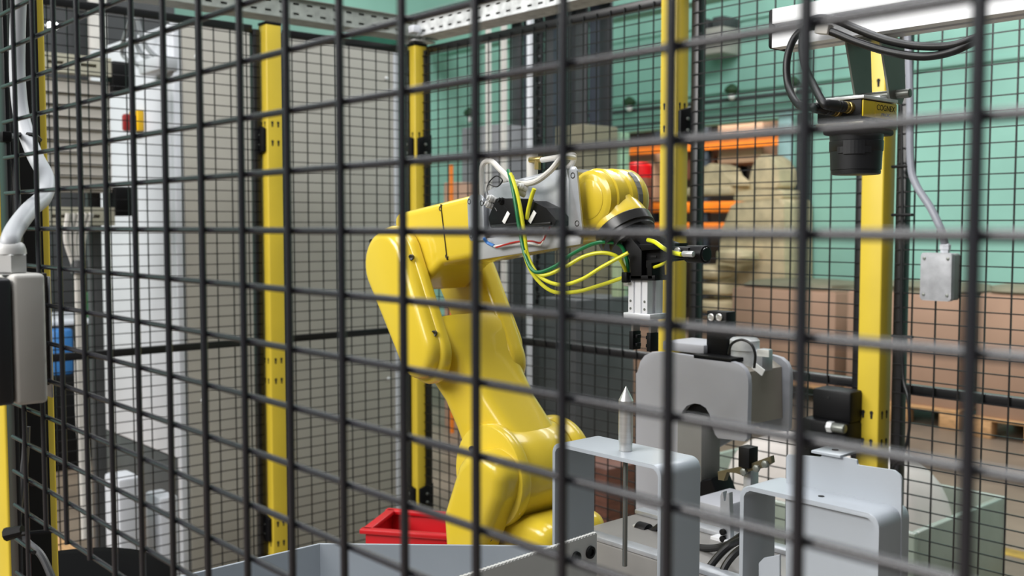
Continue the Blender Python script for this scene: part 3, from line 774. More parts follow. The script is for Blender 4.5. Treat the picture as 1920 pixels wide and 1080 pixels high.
b = B(); box(b, LX - .04, LX + .045, BY - .045, BY + .04, .597, .602, .001); part(t, 'plate', b, GALV)
b = B(); boxc(b, (LX + .05, BY - .05, .63), .03, .03, .025, None, .004); part(t, 'clamp', b, CABW)

# ------------------------------------------------------------------ junction box and conduit on the back fence, interlock
jx0, jx1 = atY(1730, 520, 2.0).x, atY(1788, 520, 2.0).x
jt, jb = atY(1765, 474, 2.0).z, atY(1765, 564, 2.0).z
t = thing('junction_box', 'grey cast junction box hanging on the right back fence panel', 'junction box', ((jx0 + jx1) / 2, 2.01, jb))
b = B(); prism(b, rounded([(jx0, jb), (jx1, jb), (jx1, jt), (jx0, jt)], .006), 'Y', 1.99, 2.004, .002, 2); part(t, 'cover', b, mat('cast_grey', 'a4a5a8', .5, var=.08, scale=40))
b = B(); prism(b, rounded([(jx0 + .001, jb + .001), (jx1 - .001, jb + .001), (jx1 - .001, jt - .001), (jx0 + .001, jt - .001)], .006), 'Y', 2.005, 2.03, .002, 2); part(t, 'housing', b, mat('cast_grey_dark', '8d938f', .5))
for fx in (.12, .88):
    for fz in (.12, .88):
        b = B(); lathe(b, (jx0 + (jx1 - jx0) * fx, 1.99, jb + (jt - jb) * fz), (0, -1, 0), [(0, .0035), (.0015, .003), (.002, .001)], 10); part(t, 'screw', b, DSTEEL)
gxx = jx0 + (jx1 - jx0) * .62
b = B(); lathe(b, (gxx, 2.012, jt), (0, 0, 1), [(0, .009), (.006, .009), (.0065, .0105), (.016, .0105), (.02, .007)], 6); part(t, 'gland', b, CABW)
b = B(); P = [atY(1702, 60, 2.0), atY(1706, 180, 2.0), atY(1707, 300, 2.0), atY(1717, 345, 2.0), atY(1745, 390, 2.0), atY(1764, 430, 2.0), Vector((gxx, 2.012, jt + .015))]
tube(b, P, .0075, 10); single('conduit_cable', 'grey cable along the right post going down into the junction box', 'cable', b, mat('mid_grey_cable', '90939c', .45), P[-1])
b = B(); P = [atY(1688, 120, 2.0), atY(1692, 380, 2.0), atY(1690, 560, 2.0), atY(1693, 700, 2.0), atY(1702, 745, 1.99), atY(1705, 800, 1.99), atY(1694, 850, 2.0), atY(1670, 885, 2.0), atY(1655, 960, 2.0)]
tube(b, P, .0032, 8); single('black_cable', 'thin black cable hanging down the frame right of the wide post', 'cable', b, RUB, P[-1])
for py, lab in ((312, 'upper black tie on the frame beside the wide post'), (403, 'middle black tie on the frame beside the wide post'), (631, 'lower black tie on the frame beside the wide post')):
    p = atY(1692, py, 2.0); b = B(); boxc(b, p, .045, .012, .006, None, .002); single('cable_tie', lab, 'tie', b, DBLK, p)
ix0, ix1 = atY(1536, 780, 1.98).x, atY(1608, 780, 1.98).x
t = thing('safety_interlock', 'black safety interlock switch at the left of the wide post', 'switch', ((ix0 + ix1) / 2, 1.98, atY(1560, 850, 1.98).z))
b = B(); box(b, ix0, ix1, 1.95, 2.01, atY(1570, 792, 1.95).z, atY(1570, 733, 1.95).z, .006); part(t, 'head', b, DBLK)
b = B(); box(b, ix0 - .02, ix1, 1.935, 2.02, atY(1570, 850, 1.95).z, atY(1570, 790, 1.95).z, .008); bd = part(t, 'body', b, DBLK)
c = atY(1556, 800, 1.93); b = B(); cyl(b, c, c + Vector((.035, 0, 0)), .010, 14, bev=.001); part(t, 'actuator', b, DSTEEL)
b = B(); lathe(b, c + Vector((-.004, 0, 0)), (1, 0, 0), [(0, .012), (.012, .012)], 6); part(t, 'hex_nut', b, GALV)
b = B(); box(b, ix0 - .03, ix0 - .002, 1.95, 2.02, atY(1525, 905, 1.95).z, atY(1525, 800, 1.95).z, .004); part(t, 'mounting_plate', b, DBLK)
b = B(); lathe(b, atY(1553, 745, 1.95), (0, -1, 0), [(0, .003), (.001, .003)], 10); part(t, 'screw', b, HOLE)

# ================================================================== robot
J2 = Vector((-1.055, 0, -.340)); J3 = Vector((-1.232, 0, -.055))
YL0, YL1, YR0, YR1 = .852, .876, .972, 1.006
TAB = -.70                                        # height of the machine table
rb = thing('robot_arm', 'yellow six axis industrial robot arm with a grey valve plate on its forearm', 'robot', (-1.07, .957, TAB))
ad = (J3 - J2).normalized(); an = Vector((ad.z, 0, -ad.x))      # along the lower arm, and across it in its plane (towards +X)
def arm(t, s):
    p = J2 + ad * t + an * s; return (p.x, p.z)
def screw(parent, p, d, r=.0034):
    b = B(); lathe(b, Vector(p) + Vector(d).normalized() * .0008, d, [(-.004, r * 1.25), (-.0006, r * 1.25), (-.0004, r), (-.0012, r * .6)], 14); return part(parent, 'screw', b, mat('black_screw', '16140f', .4))
# base and turret
b = B(); prism(b, rounded([(-1.17, .87), (-.97, .87), (-.97, 1.05), (-1.17, 1.05)], .04), 'Z', TAB, TAB + .13, .012, 3); part(rb, 'base', b, YEL)
b = B(); lathe(b, (-1.065, .957, TAB + .13), (0, 0, 1), [(0, .085), (.02, .092), (.10, .092), (.13, .085)], 36); part(rb, 'base_ring', b, YEL)
b = B(); rprism(b, rounded([xh(x, y, .93) for x, y in ((868, 1000), (905, 968), (1010, 962), (1056, 985), (1060, 1075), (1040, 1100), (880, 1100))], .026, 6), 'Y', .90, 1.02, .02, .02); tu = part(rb, 'turret', b, YEL)
for px, py in ((972, 977), (994, 972)):
    screw(tu, atY(px, py, .935), (.3, -.6, .7), .003)
# left shoulder cover
pr = [xh(x, y, .872) for x, y in ((871, 866), (886, 846), (916, 843), (944, 862), (956, 893), (949, 938), (931, 982), (915, 1022), (900, 1080), (862, 1080), (846, 1020), (842, 960))]
b = B(); rprism(b, rounded(pr, .026, 7), 'Y', .855, .892, .019, 0, 6); sc = part(rb, 'shoulder_cover', b, YEL, ang=60)
for px, py in ((949, 891), (917, 1010), (884, 842)):
    p = atY(px, py, .873); screw(sc, p, (.5, -.8, .1))
b = B(); cyl(b, (J2.x, .890, J2.z), (J2.x, .908, J2.z), .071, 44, bev=.004); part(rb, 'shoulder_ring', b, YEL)
# lower arm: round shoulder end, trunk, fork
b = B()
cyl(b, (J2.x, .908, J2.z), (J2.x, 1.000, J2.z), .0665, 44, bev=.003)
la = part(rb, 'lower_arm_hub', b, YEL)
Y = Vector((0, 1, 0))
def aring(t, s, hs, y0, y1, e=5):
    c = J2 + ad * t + an * s; c.y = (y0 + y1) / 2
    return sring(c, an, Y, hs, (y1 - y0) / 2, e, 36)
b = B()
loft(b, [aring(.0, .0, .060, .908, 1.0), aring(.04, .0, .056, .903, 1.0), aring(.09, -.002, .046, .898, .998), aring(.13, -.003, .0435, .894, .998), aring(.165, -.003, .0455, .884, 1.0), aring(.19, -.001, .048, .868, 1.003), aring(.21, 0, .048, .862, 1.004), aring(.225, 0, .045, .862, 1.004)])
part(rb, 'lower_arm', b, YEL, ang=50)
def capsule(t0, r0, t1, r1, n=14, s0=0, s1=0):
    pts = []
    for k in range(n + 1):
        a = math.pi * k / n; pts.append(arm(t1 + r1 * math.sin(a), s1 + r1 * math.cos(a)))
    for k in range(n + 1):
        a = math.pi + math.pi * k / n; pts.append(arm(t0 + r0 * math.sin(a), s0 + r0 * math.cos(a)))
    return pts
L23 = (J3 - J2).length
b = B(); rprism(b, capsule(.190, .044, L23, .055), 'Y', .858, YL1, .008, .004); part(rb, 'fork_cheek', b, YEL)
b = B(); rprism(b, capsule(.196, .041, L23 - .002, .051), 'Y', .840, .862, .014, 0, 6); cv = part(rb, 'elbow_cover', b, YEL, ang=60)
for t_, s_ in ((.20, .042), (.158, .004), (L23 - .02, .052), (L23 + .05, -.02)):
    q = arm(t_, s_); screw(cv, (q[0], .853, q[1]), (.4, -.9, 0), .0034)
b = B(); rprism(b, capsule(.165, .046, L23, .056), 'Y', YR0, YR1, .008, .014); part(rb, 'fork_cheek', b, YEL)
b = B(); rprism(b, capsule(.19, .038, L23 - .03, .042), 'Y', YR1 - .004, YR1 + .008, 0, .006); part(rb, 'elbow_cover', b, YEL)
for px, py in ((869, 686), (909, 765)):
    p = atY(px, py, .906); screw(rb, p, (.75, -.65, .1))
# right shoulder cover
b = B(); cyl(b, (J2.x, 1.000, J2.z), (J2.x, 1.034, J2.z), .068, 44, bev=.012); rc = part(rb, 'shoulder_cover', b, YEL)
screw(rc, atY(1078, 818, 1.02), (.8, -.2, .5))
# elbow housing and forearm
pr = [xh(x, y, .876) for x, y in ((742, 470), (736, 401), (893, 362), (895, 482), (826, 496), (780, 545), (750, 540))]
b = B(); rprism(b, rounded(pr, [.01, .016, .012, .014, .03, .02, .02], 6), 'Y', .876, .972, .010, .010); eh = part(rb, 'elbow_housing', b, YEL)
b = B(); q0, q1 = xh(825, 383, .874), xh(837, 488, .874)
prism(b, [(q0[0] - .0006, q0[1]), (q0[0] + .0006, q0[1]), (q1[0] + .0006, q1[1]), (q1[0] - .0006, q1[1])], 'Y', .8746, .877); part(eh, 'cover_seam', b, mat('seam_shadow', '3a2c04', .7))
for px, py in ((826, 391), (838, 480)):
    screw(eh, atY(px, py, .876), (.1, -1, .1), .0028)
fa0 = Vector((*xh(893, 425, .955), 0)); 
pr = [xh(x, y, .894) for x, y in ((880, 376), (1092, 338), (1100, 350), (1104, 442), (1090, 452), (886, 492))]
b = B(); rprism(b, rounded(pr, .018, 6), 'Y', .894, .955, .014, .014); part(rb, 'forearm', b, YEL)
# wrist barrel (axis across the arm) with round side covers
W5 = atY(1110, 374, .872)
w5 = Vector((W5.x, 0, W5.z))
def wy(y): return Vector((w5.x, y, w5.z))
b = B(); lathe(b, wy(.866), (0, 1, 0), [(0, .028), (.0012, .0305), (.003, .0335), (.010, .0345), (.012, .0345)], 44); wc = part(rb, 'wrist_cover', b, YEL)
b = B(); lathe(b, wy(.8645), (0, 1, 0), [(0, .021), (.001, .0232), (.0025, .024), (.0035, .024)], 40); part(wc, 'raised_disc', b, YEL)
b = B(); lathe(b, wy(.878), (0, 1, 0), [(0, .035), (.0015, .0365), (.012, .0365), (.0135, .0345), (.022, .0345), (.0235, .036), (.025, .037), (.036, .037)], 44); part(rb, 'wrist_barrel', b, YEL)
b = B(); lathe(b, wy(.914), (0, 1, 0), [(0, .036), (.003, .036)], 44); part(rb, 'barrel_groove', b, mat('groove_shadow', '4a3c08', .6))
b = B(); lathe(b, wy(.917), (0, 1, 0), [(0, .036), (.001, .037), (.012, .037), (.017, .034), (.020, .027)], 44); wend = part(rb, 'wrist_end', b, YEL)
for a in (20, 100, 170, 250, 320):
    p = wy(.870) + Vector((math.cos(math.radians(a)) * .0295, 0, math.sin(math.radians(a)) * .0295)); screw(wc, p, (0, -1, 0), .0025)
b = B(); c = wy(.915)
for k in range(9):
    a = math.radians(-45 + 12 * k); p = c + Vector((math.cos(a) * .0372, 0, math.sin(a) * .0372)); boxc(b, p, .0022, .007, .0086, Matrix.Rotation(-a, 3, 'Y'))
part(wend, 'grey_marker_strip', b, mat('strip_grey', '6f6f6a', .5))
tool = Vector((.60, 0, -.80)).normalized()
wt = wy(.900)
b = B(); lathe(b, wt, tool, [(0, .030), (.020, .031), (.034, .0335), (.038, .0335)], 40); part(rb, 'tool_stub', b, YEL)
b = B(); lathe(b, wt + tool * .038, tool, [(0, .034), (.0015, .0355), (.013, .0355), (.014, .033), (.018, .033), (.019, .026), (.025, .026)], 40); fg = part(rb, 'tool_flange', b, mat('flange_black', '1d1c1b', .28))
for k in range(14):
    a, c_ = frame_of(tool); v = a * math.cos(2 * math.pi * k / 14) + c_ * math.sin(2 * math.pi * k / 14)
    p = wt + tool * .0515 + v * .0305; screw(fg, p, tool, .0021)

# grey valve plate on the forearm
def pl(pxs, y0, y1, bev=.0006, r=.0, ):
    pr = [xh(x, y, y0) for x, y in pxs]
    b = B(); prism(b, rounded(pr, r) if r else pr, 'Y', y0, y1, bev, 2); return b
vp = part(rb, 'valve_plate', pl([(896, 372), (905, 362), (1040, 322), (1062, 316), (1088, 452), (1060, 458), (895, 486)], .8755, .8775), ZINC, 'brushed sheet metal plate')
lf = part(rb, 'plate_bracket', pl([(876, 374), (884, 365), (900, 365), (906, 372), (908, 450), (882, 452), (879, 440)], .865, .8675, .0006, .004), ZINC)
rf = part(rb, 'plate_bracket', pl([(1066, 320), (1070, 312), (1077, 312), (1081, 320), (1092, 432), (1088, 440), (1068, 432)], .85, .8525, .0006, .003), ZINC)
b = B(); q0, q1 = xh(1067, 330, .852), xh(1072, 438, .852); box(b, q0[0] - .0015, q0[0] + .0005, .8525, .8755, q1[1], q0[1], .0003); part(rf, 'flange', b, ZINC)
b = B(); q0, q1 = xh(905, 372, .867), xh(905, 450, .867); box(b, q0[0] - .001, q0[0] + .001, .8675, .8755, q1[1], q0[1], .0003); part(lf, 'flange', b, ZINC)
for f_, lst in ((lf, ((880, 378), (903, 381), (884, 442))), (rf, ((1074, 329), (1082, 419)))):
    for px, py in lst: screw(f_, atY(px, py, .865 if f_ is lf else .85), (0, -1, 0), .003)
b = pl([(890, 448), (1068, 436), (1090, 446), (1088, 458), (892, 488)], .87, .8745); part(rb, 'wire_ledge', b, mat('pale_sheet', 'b9babd', .4, metal=.3))
b = pl([(905, 362), (936, 345), (1034, 320), (1060, 316), (1062, 322), (907, 372)], .8776, .922, .002); part(vp, 'top_fold', b, ZINC)
# two solenoid valves
for k, (pts, lp, fit) in enumerate((([(916, 408), (930, 372), (972, 372), (983, 424), (920, 428)], (949, 408), ((924, 377), (920, 388), (945, 382))),
                                    ([(986, 408), (996, 376), (1024, 390), (1044, 414), (1036, 424), (988, 426)], (998, 407), ((978, 365), (981, 355))))):
    v = thing('solenoid_valve', ('left' if k == 0 else 'right') + ' black solenoid valve on the forearm plate', 'valve', (atY(*pts[0], .862).x, .862, atY(*pts[0], .862).z), 'valves on the forearm')
    b = pl(pts, .85, .8753, .002, .002); part(v, 'body', b, DBLK)
    b = pl([(pts[0][0] + 4, pts[-1][1] - 6), (pts[-2][0] - 4, pts[-2][1] - 8), (pts[-2][0] - 4, pts[-2][1] - 3), (pts[-1][0] + 3, pts[-1][1] - 2)], .8485, .8499, .0004); part(v, 'base_rail', b, mat('very_dark', '0b0b0c', .4))
    p = atY(*lp, .8492); b = B(); boxc(b, p, .006, .0008, .0165, Matrix.Rotation(math.radians(38), 3, 'Y'), .0002); part(v, 'label_tag', b, WHT, 'white label')
    for fx, fy in fit:
        p = atY(fx, fy, .851); b = B(); lathe(b, p + Vector((0, .006, 0)), (-.5, -1, .5), [(0, .0042), (.006, .0042), (.0062, .0048), (.010, .0048), (.0102, .0035), (.013, .0032)], 14); part(v, 'push_fitting', b, PLG if fx != 945 else DBLK)

# air tubes and cables
def hose(name, label, cat, pts, r, m, n=10, group=None, seg=10):
    b = B(); P = [atY(*p) for p in pts]; tube(b, P, r, seg, n); return single(name, label, cat, b, m, P[0], group)
hose('air_tube', 'yellow air tube with the lowest sag between valves and gripper', 'tube', [(957, 325, .846), (968, 360, .844), (977, 420, .844), (982, 470, .844), (1000, 515, .842), (1035, 546, .847), (1080, 547, .857), (1125, 535, .872), (1176, 518, .887)], .0023, TYEL, group='air tubes')
hose('air_tube', 'yellow air tube with the middle sag rising to the gripper', 'tube', [(960, 330, .842), (972, 372, .84), (983, 435, .84), (990, 480, .84), (1012, 518, .84), (1050, 534, .844), (1090, 524, .852), (1130, 500, .862), (1178, 474, .877)], .0023, TYEL, group='air tubes')
hose('air_tube', 'uppermost yellow air tube curling down at the gripper side', 'tube', [(984, 470, .8375), (992, 500, .8375), (1018, 516, .84), (1055, 503, .847), (1095, 481, .857), (1130, 474, .867), (1158, 482, .877), (1172, 505, .887), (1176, 520, .892)], .0023, TYEL, group='air tubes')
hose('air_tube', 'short yellow air tube slanting up from the right valve', 'tube', [(1002, 354, .844), (997, 368, .844), (991, 392, .845), (988, 410, .848)], .0026, TYEL, group='air tubes')
hose('air_tube', 'green air tube running from the forearm down to the wrist', 'tube', [(953, 319, .848), (961, 352, .84), (968, 392, .838), (974, 430, .838), (985, 480, .8365), (1004, 510, .8365), (1040, 500, .844), (1070, 478, .852), (1110, 458, .862), (1140, 454, .872), (1165, 462, .882), (1176, 490, .887), (1178, 512, .892)], .0023, TGRN, group='air tubes')
hose('grey_cable', 'pale grey cable arching over the valve plate', 'cable', [(906, 420, .873), (903, 360, .872), (904, 312, .872), (920, 302, .872), (942, 322, .862), (966, 342, .856), (1000, 342, .856), (1030, 322, .862), (1054, 296, .872), (1076, 296, .902)], .0036, CBG2)
hose('grey_cable', 'pale grey cable from the brass elbow fitting over the forearm', 'cable', [(1016, 300, .902), (1040, 296, .902), (1062, 292, .902), (1076, 292, .907), (1070, 310, .912), (1040, 330, .902)], .0036, CBG2)
t = thing('cable_fitting', 'white cable post with brass elbow on top of the forearm', 'fitting', atY(1000, 335, .912))
c = atY(998, 332, .912)
b = B(); cyl(b, c + Vector((0, 0, -.02)), c + Vector((0, 0, .032)), .0075, 18, bev=.001); part(t, 'post', b, CBG2)
b = B(); p = atY(1006, 299, .907); cyl(b, p + Vector((-.012, 0, 0)), p + Vector((.01, 0, 0)), .0042, 14, bev=.0006); part(t, 'elbow', b, BRASS)
b = B(); lathe(b, p + Vector((.002, 0, -.001)), (0, 0, -1), [(0, .0045), (.012, .0045)], 6); part(t, 'nut', b, BRASS)
hose('thin_wire', 'thin black wire curled above the left valve', 'wire', [(932, 396, .85), (914, 362, .854), (916, 344, .857), (930, 330, .857), (942, 338, .856), (932, 350, .856), (916, 345, .856)], .0009, RUB, 8, 'wires at the valves', 6)
hose('thin_wire', 'blue wire on the ledge under the left valve', 'wire', [(907, 446, .86), (914, 455, .8645), (926, 461, .865)], .0022, BLUW, 8, 'wires at the valves', 6)
hose('thin_wire', 'white wire running along the ledge under the valves', 'wire', [(926, 462, .865), (955, 458, .864), (990, 456, .862), (1012, 459, .861), (1020, 446, .86), (1018, 425, .862)], .0013, WHT, 8, 'wires at the valves', 6)
hose('thin_wire', 'red wire running along the ledge under the valves', 'wire', [(930, 464, .863), (965, 454, .861), (995, 452, .861), (1014, 455, .86), (1024, 440, .86), (1032, 424, .861)], .0012, REDW, 8, 'wires at the valves', 6)

# ------------------------------------------------------------------ gripper
GY0, GY1 = .89, .917
def gx(px, py, y=GY0): return atY(px, py, y)
g0 = gx(1178, 586); g1 = gx(1214, 520)
gp = thing('pneumatic_gripper', 'silver pneumatic gripper with black Y adapter under the robot flange', 'gripper', (g0.x, .905, g0.z - .05))
pts = [(1158, 436), (1185, 420), (1235, 442), (1256, 452), (1268, 456), (1268, 488), (1230, 488), (1226, 492), (1226, 524), (1184, 524), (1184, 487), (1170, 468)]
b = B(); prism(b, [xh(x, y, .893) for x, y in pts], 'Y', .893, .901, .001, 2); ad1 = part(gp, 'adapter_web', b, DBLK)
# raised ribs of the adapter
for rpts in ([(1158, 436), (1170, 428), (1205, 470), (1205, 524), (1184, 524), (1184, 487)], [(1200, 458), (1268, 456), (1268, 466), (1205, 470)], [(1214, 488), (1268, 480), (1268, 488), (1222, 492), (1226, 524), (1216, 524)], [(1182, 516), (1230, 516), (1230, 526), (1182, 526)]):
    b = B(); prism(b, [xh(x, y, .887) for x, y in rpts], 'Y', .885, .908, .001, 2); part(ad1, 'rib', b, DBLK)
for px, py in ((1213, 495), (1219, 495), (1226, 458), (1226, 481)):
    p = atY(px, py, .8925); b = B(); boxc(b, p, .0022 if py > 490 else .008, .001, .008 if py > 490 else .0022); part(ad1, 'slot', b, HOLE)
for px, py in ((1143, 452), (1163, 457)):
    p = atY(px, py, .885); b = B(); cyl(b, p, p - tool * .010, .0038, 14, bev=.0006); part(gp, 'cap_screw', b, STEEL)
x0, x1 = g0.x, g1.x; h0, h1 = g0.z, g1.z
wd = x1 - x0
b = B(); prism(b, [(x0, GY0), (x0 + wd * .27, GY0), (x0 + wd * .27, GY0 + .003), (x0 + wd * .35, GY0 + .003), (x0 + wd * .35, GY0), (x0 + wd * .65, GY0), (x0 + wd * .65, GY0 + .003), (x0 + wd * .73, GY0 + .003), (x0 + wd * .73, GY0), (x1, GY0), (x1, GY0 + .009), (x1 - .003, GY0 + .009), (x1 - .003, GY0 + .015), (x1, GY0 + .015), (x1, GY1), (x0, GY1)], 'Z', h0, h1, .0004, 1); bd = part(gp, 'body', b, ALU)
for fx in (.12, .86):
    for fz in (.12, .33):
        b = B(); lathe(b, (x0 + wd * fx, GY0 + .0002, h0 + (h1 - h0) * fz), (0, -1, 0), [(0, .0016), (.0005, .0016)], 10); part(bd, 'screw', b, DSTEEL)
b = B(); box(b, x0 - .006, x1 + .006, GY0 - .002, GY1 + .002, h0 - .0065, h0, .0008); part(gp, 'jaw_plate', b, ALU)
b = B(); c = atY(1176, 533, .895); cyl(b, c + Vector((-.004, 0, 0)), c + Vector((.006, 0, 0)), .0026, 12, bev=.0005); part(gp, 'port_plug', b, PLG)
b = B(); c = atY(1174, 520, .885); boxc(b, c, .008, .008, .012, None, .001); part(gp, 'elbow_fitting', b, DBLK)
fb = atY(1190, 655, .9).z
for sx, nm in ((x0 - .001, 1), (x1 - .003, -1)):
    b = B(); box(b, sx, sx + .0035, .896, .908, h0 - .022, h0 - .0065, .0005); f = part(gp, 'jaw', b, mat('jaw_steel', '8f8a84', .35, metal=.5))
    b = B(); box(b, sx - .002, sx + .004, .895, .909, fb, h0 - .022, .0006); fn = part(gp, 'finger', b, DBLK)
    for z in (h0 - .030, fb + .004):
        b = B(); xa = sx + .004 if nm > 0 else sx - .002
        box(b, min(xa, xa + nm * .004), max(xa, xa + nm * .004), .898, .905, z, z + .004, .0004); part(fn, 'nub', b, DBLK)
# inspection light held by the adapter
c0, c1 = atY(1262, 474, .88), atY(1308, 474, .88)
sl = thing('tool_sensor', 'small black cylindrical sensor sticking out right of the gripper adapter', 'sensor', c1)
b = B(); boxc(b, (c0 + c1) / 2 + Vector((-.006, .004, 0)), .03, .02, .013, None, .002); part(sl, 'clamp', b, DBLK)
b = B(); p = atY(1290, 476, .885); cyl(b, p, p + Vector((.026, -.002, 0)), .0095, 24, bev=.0012); part(sl, 'barrel', b, DBLK)
b = B(); p2 = p + Vector((.0262, -.002, 0)); lathe(b, p2, (1, -.08, 0), [(0, .0075), (.0008, .007), (.0009, .004)], 20); part(sl, 'lens_ring', b, mat('gloss_black', '0a0a0c', .1))
b = B(); q = atY(1281, 476, .867); cyl(b, q, q + Vector((.014, 0, 0)), .0033, 14, bev=.0005); part(sl, 'plug', b, STEEL)
b = B(); q = atY(1271, 471, .87); lathe(b, q, (0, -1, 0), [(0, .004), (.002, .004), (.0022, .002)], 12); part(sl, 'screw', b, STEEL)
hose('sensor_cable', 'bright yellow cable from the adapter to the small black sensor', 'cable', [(1215, 450, .88), (1228, 454, .875), (1245, 466, .87), (1262, 474, .867), (1278, 477, .866)], .0024, mat('bright_yellow_cable', 'e3e81e', .35))
hose('sensor_cable', 'short yellow cable under the adapter arm', 'cable', [(1224, 502, .89), (1238, 497, .885), (1254, 489, .883), (1260, 480, .883)], .0018, TYEL)

# ================================================================== vision camera on its aluminium beam
eY0, eY1 = 1.024, 1.069
ex0 = atY(1447, 54, eY0).x; ez1 = atY(1447, 17, eY0).z; ez0 = atY(1447, 90, eY0).z
def tslot(y0, y1, z0, z1, s=.0052, d=.008):
    ym, zm = (y0 + y1) / 2, (z0 + z1) / 2
    return [(y0, z0), (ym - s, z0), (ym - s, z0 + d), (ym + s, z0 + d), (ym + s, z0), (y1, z0), (y1, zm - s), (y1 - d, zm - s), (y1 - d, zm + s), (y1, zm + s), (y1, z1), (ym + s, z1), (ym + s, z1 - d), (ym - s, z1 - d), (ym - s, z1), (y0, z1), (y0, zm + s), (y0 + d, zm + s), (y0 + d, zm - s), (y0, zm - s)]
bmn = thing('aluminium_beam', 'bright aluminium slotted profile beam at the upper right', 'beam', (ex0 + .3, (eY0 + eY1) / 2, ez0))
b = B(); prism(b, tslot(eY0, eY1, ez0, ez1), 'X', ex0, .75, .0006, 1, 'caps'); part(bmn, 'profile', b, ALU)
b = B(); prism(b, rounded([(eY0, ez0), (eY1, ez0), (eY1, ez1), (eY0, ez1)], .003), 'X', ex0 - .004, ex0, .0006, 1); part(bmn, 'end_cap', b, DBLK)
b = B(); box(b, .70, .745, eY0, eY1, FLOOR, ez0, .002); part(bmn, 'column', b, ALU)
vx0, vx1, vy0, vy1 = -.627, -.572, 1.0, 1.070
vt, vb = atY(1614, 178, vy0).z, atY(1614, 236, vy0).z
vc = thing('vision_camera', 'black and yellow machine vision camera hanging under the aluminium beam', 'camera', ((vx0 + vx1) / 2, 1.035, vb - .05))
b = B(); box(b, vx0, vx1 - .002, vy0, vy1, vb + .006, vt - .004, .0015); bd = part(vc, 'housing', b, DBLK)
b = B(); box(b, vx1 - .0019, vx1, vy0 + .0003, vy1, vb + .010, vt - .005, .0008); yp = part(vc, 'yellow_plate', b, mat('camera_yellow', 'd6bb18', .42), 'yellow side plate')
b = B(); box(b, vx1 - .0005, vx1 + .0004, vy0 + .024, vy1 - .0005, vb + .0105, vt - .0055, .0002); part(yp, 'raised_panel', b, mat('camera_yellow_2', 'cfb42a', .45))
M = Matrix.Translation((vx1 + .0005, vy0 + .046, vb + .0185)) @ Matrix.Rotation(math.pi / 2, 4, 'Z') @ Matrix.Rotation(math.pi / 2, 4, 'X')
b = B(); text_mesh(b, 'COGNEX', M @ Matrix.Scale(1.05, 4, (1, 0, 0)), .0086, .0001); part(yp, 'lettering', b, HOLE)
M = Matrix.Translation((vx1 + .0005, vy0 + .046, vb + .0125)) @ Matrix.Rotation(math.pi / 2, 4, 'Z') @ Matrix.Rotation(math.pi / 2, 4, 'X')
b = B(); text_mesh(b, 'PROC', M @ Matrix.Scale(1.5, 4, (1, 0, 0)), .0048, .0001); part(yp, 'lettering', b, mat('print_blue_grey', '3a4668', .5))
b = B(); box(b, vx0 - .001, vx1 + .0005, vy0 - .001, vy1 + .001, vb, vb + .0055, .0008); part(vc, 'base_band', b, mat('champagne_band', '9a9684', .35, metal=.5))
b = B(); box(b, vx0 - .001, vx1 + .001, vy0 - .001, vy1 + .001, vt - .0035, vt, .0006); part(vc, 'top_plate', b, GALV)
lc = Vector(((vx0 + vx1) / 2, (vy0 + vy1) / 2, 0)); lb = atD(1606, 328, 1.135).z
b = B(); box(b, vx0 + .004, vx1 - .001, vy0 + .004, vy1 - .001, vb - .007, vb, .003); part(vc, 'lens_mount', b, DBLK)
Hh = vb - .006 - lb
LB = mat('lens_cover_black', '17181b', .42, var=.03)
b = B(); lathe(b, (lc.x, lc.y, lb + Hh * .58), (0, 0, 1), [(0, .0278), (.001, .0284), (Hh * .26, .0286), (Hh * .27, .0280), (Hh * .42, .0284)], 48); part(vc, 'lens_cover_upper', b, LB)
b = B(); lathe(b, (lc.x, lc.y, lb), (0, 0, 1), [(0, .0245), (.0008, .0260), (.004, .0263), (.0042, .0258), (.005, .0258), (.0052, .0268), (Hh * .58, .0276), (Hh * .58 + .001, .0270)], 48); lo = part(vc, 'lens_cover_lower', b, LB)
b = B()     # the raised latch tab of the cover
for k in range(10):
    a = math.radians(-98 + 7.4 * k); r = .0284; p = (lc.x + r * math.cos(a), lc.y + r * math.sin(a), lb + Hh * (.66 if 1 < k < 8 else .60))
    boxc(b, p, .0016, .0039, Hh * (.34 if 1 < k < 8 else .16), Matrix.Rotation(a, 3, 'Z'))
part(lo, 'latch_tab', b, LB)
# tilt bracket
br = thing('camera_bracket', 'dark steel bracket with two side plates holding the vision camera', 'bracket', (-.59, 1.06, vt))
for xx in (-.616, -.576):
    b = B(); prism(b, rounded([(1.036, ez0), (1.088, ez0), (1.094, vt + .008), (1.086, vt - .004), (1.060, vt + .001), (1.056, vt + .012)], .004), 'X', xx - .0012, xx + .0012, .0004, 1); s = part(br, 'side_plate', b, DSTEEL)
b = B(); box(b, -.617, -.575, 1.036, 1.088, ez0 - .002, ez0, .0004); part(br, 'top_plate', b, DSTEEL)
b = B(); cyl(b, (-.625, 1.076, vt + .007), (-.560, 1.076, vt + .007), .005, 16, bev=.0006); part(br, 'pivot_rod', b, DSTEEL)
b = B(); box(b, -.60, -.578, 1.045, 1.06, vt, vt + .0035, .001); part(br, 'foot', b, GALV)
for xx in (-.615, -.592):
    b = B(); lathe(b, (xx, 1.02, vt), (0, 0, 1), [(0, .0028), (.003, .0028)], 6); part(br, 'nut', b, GALV)
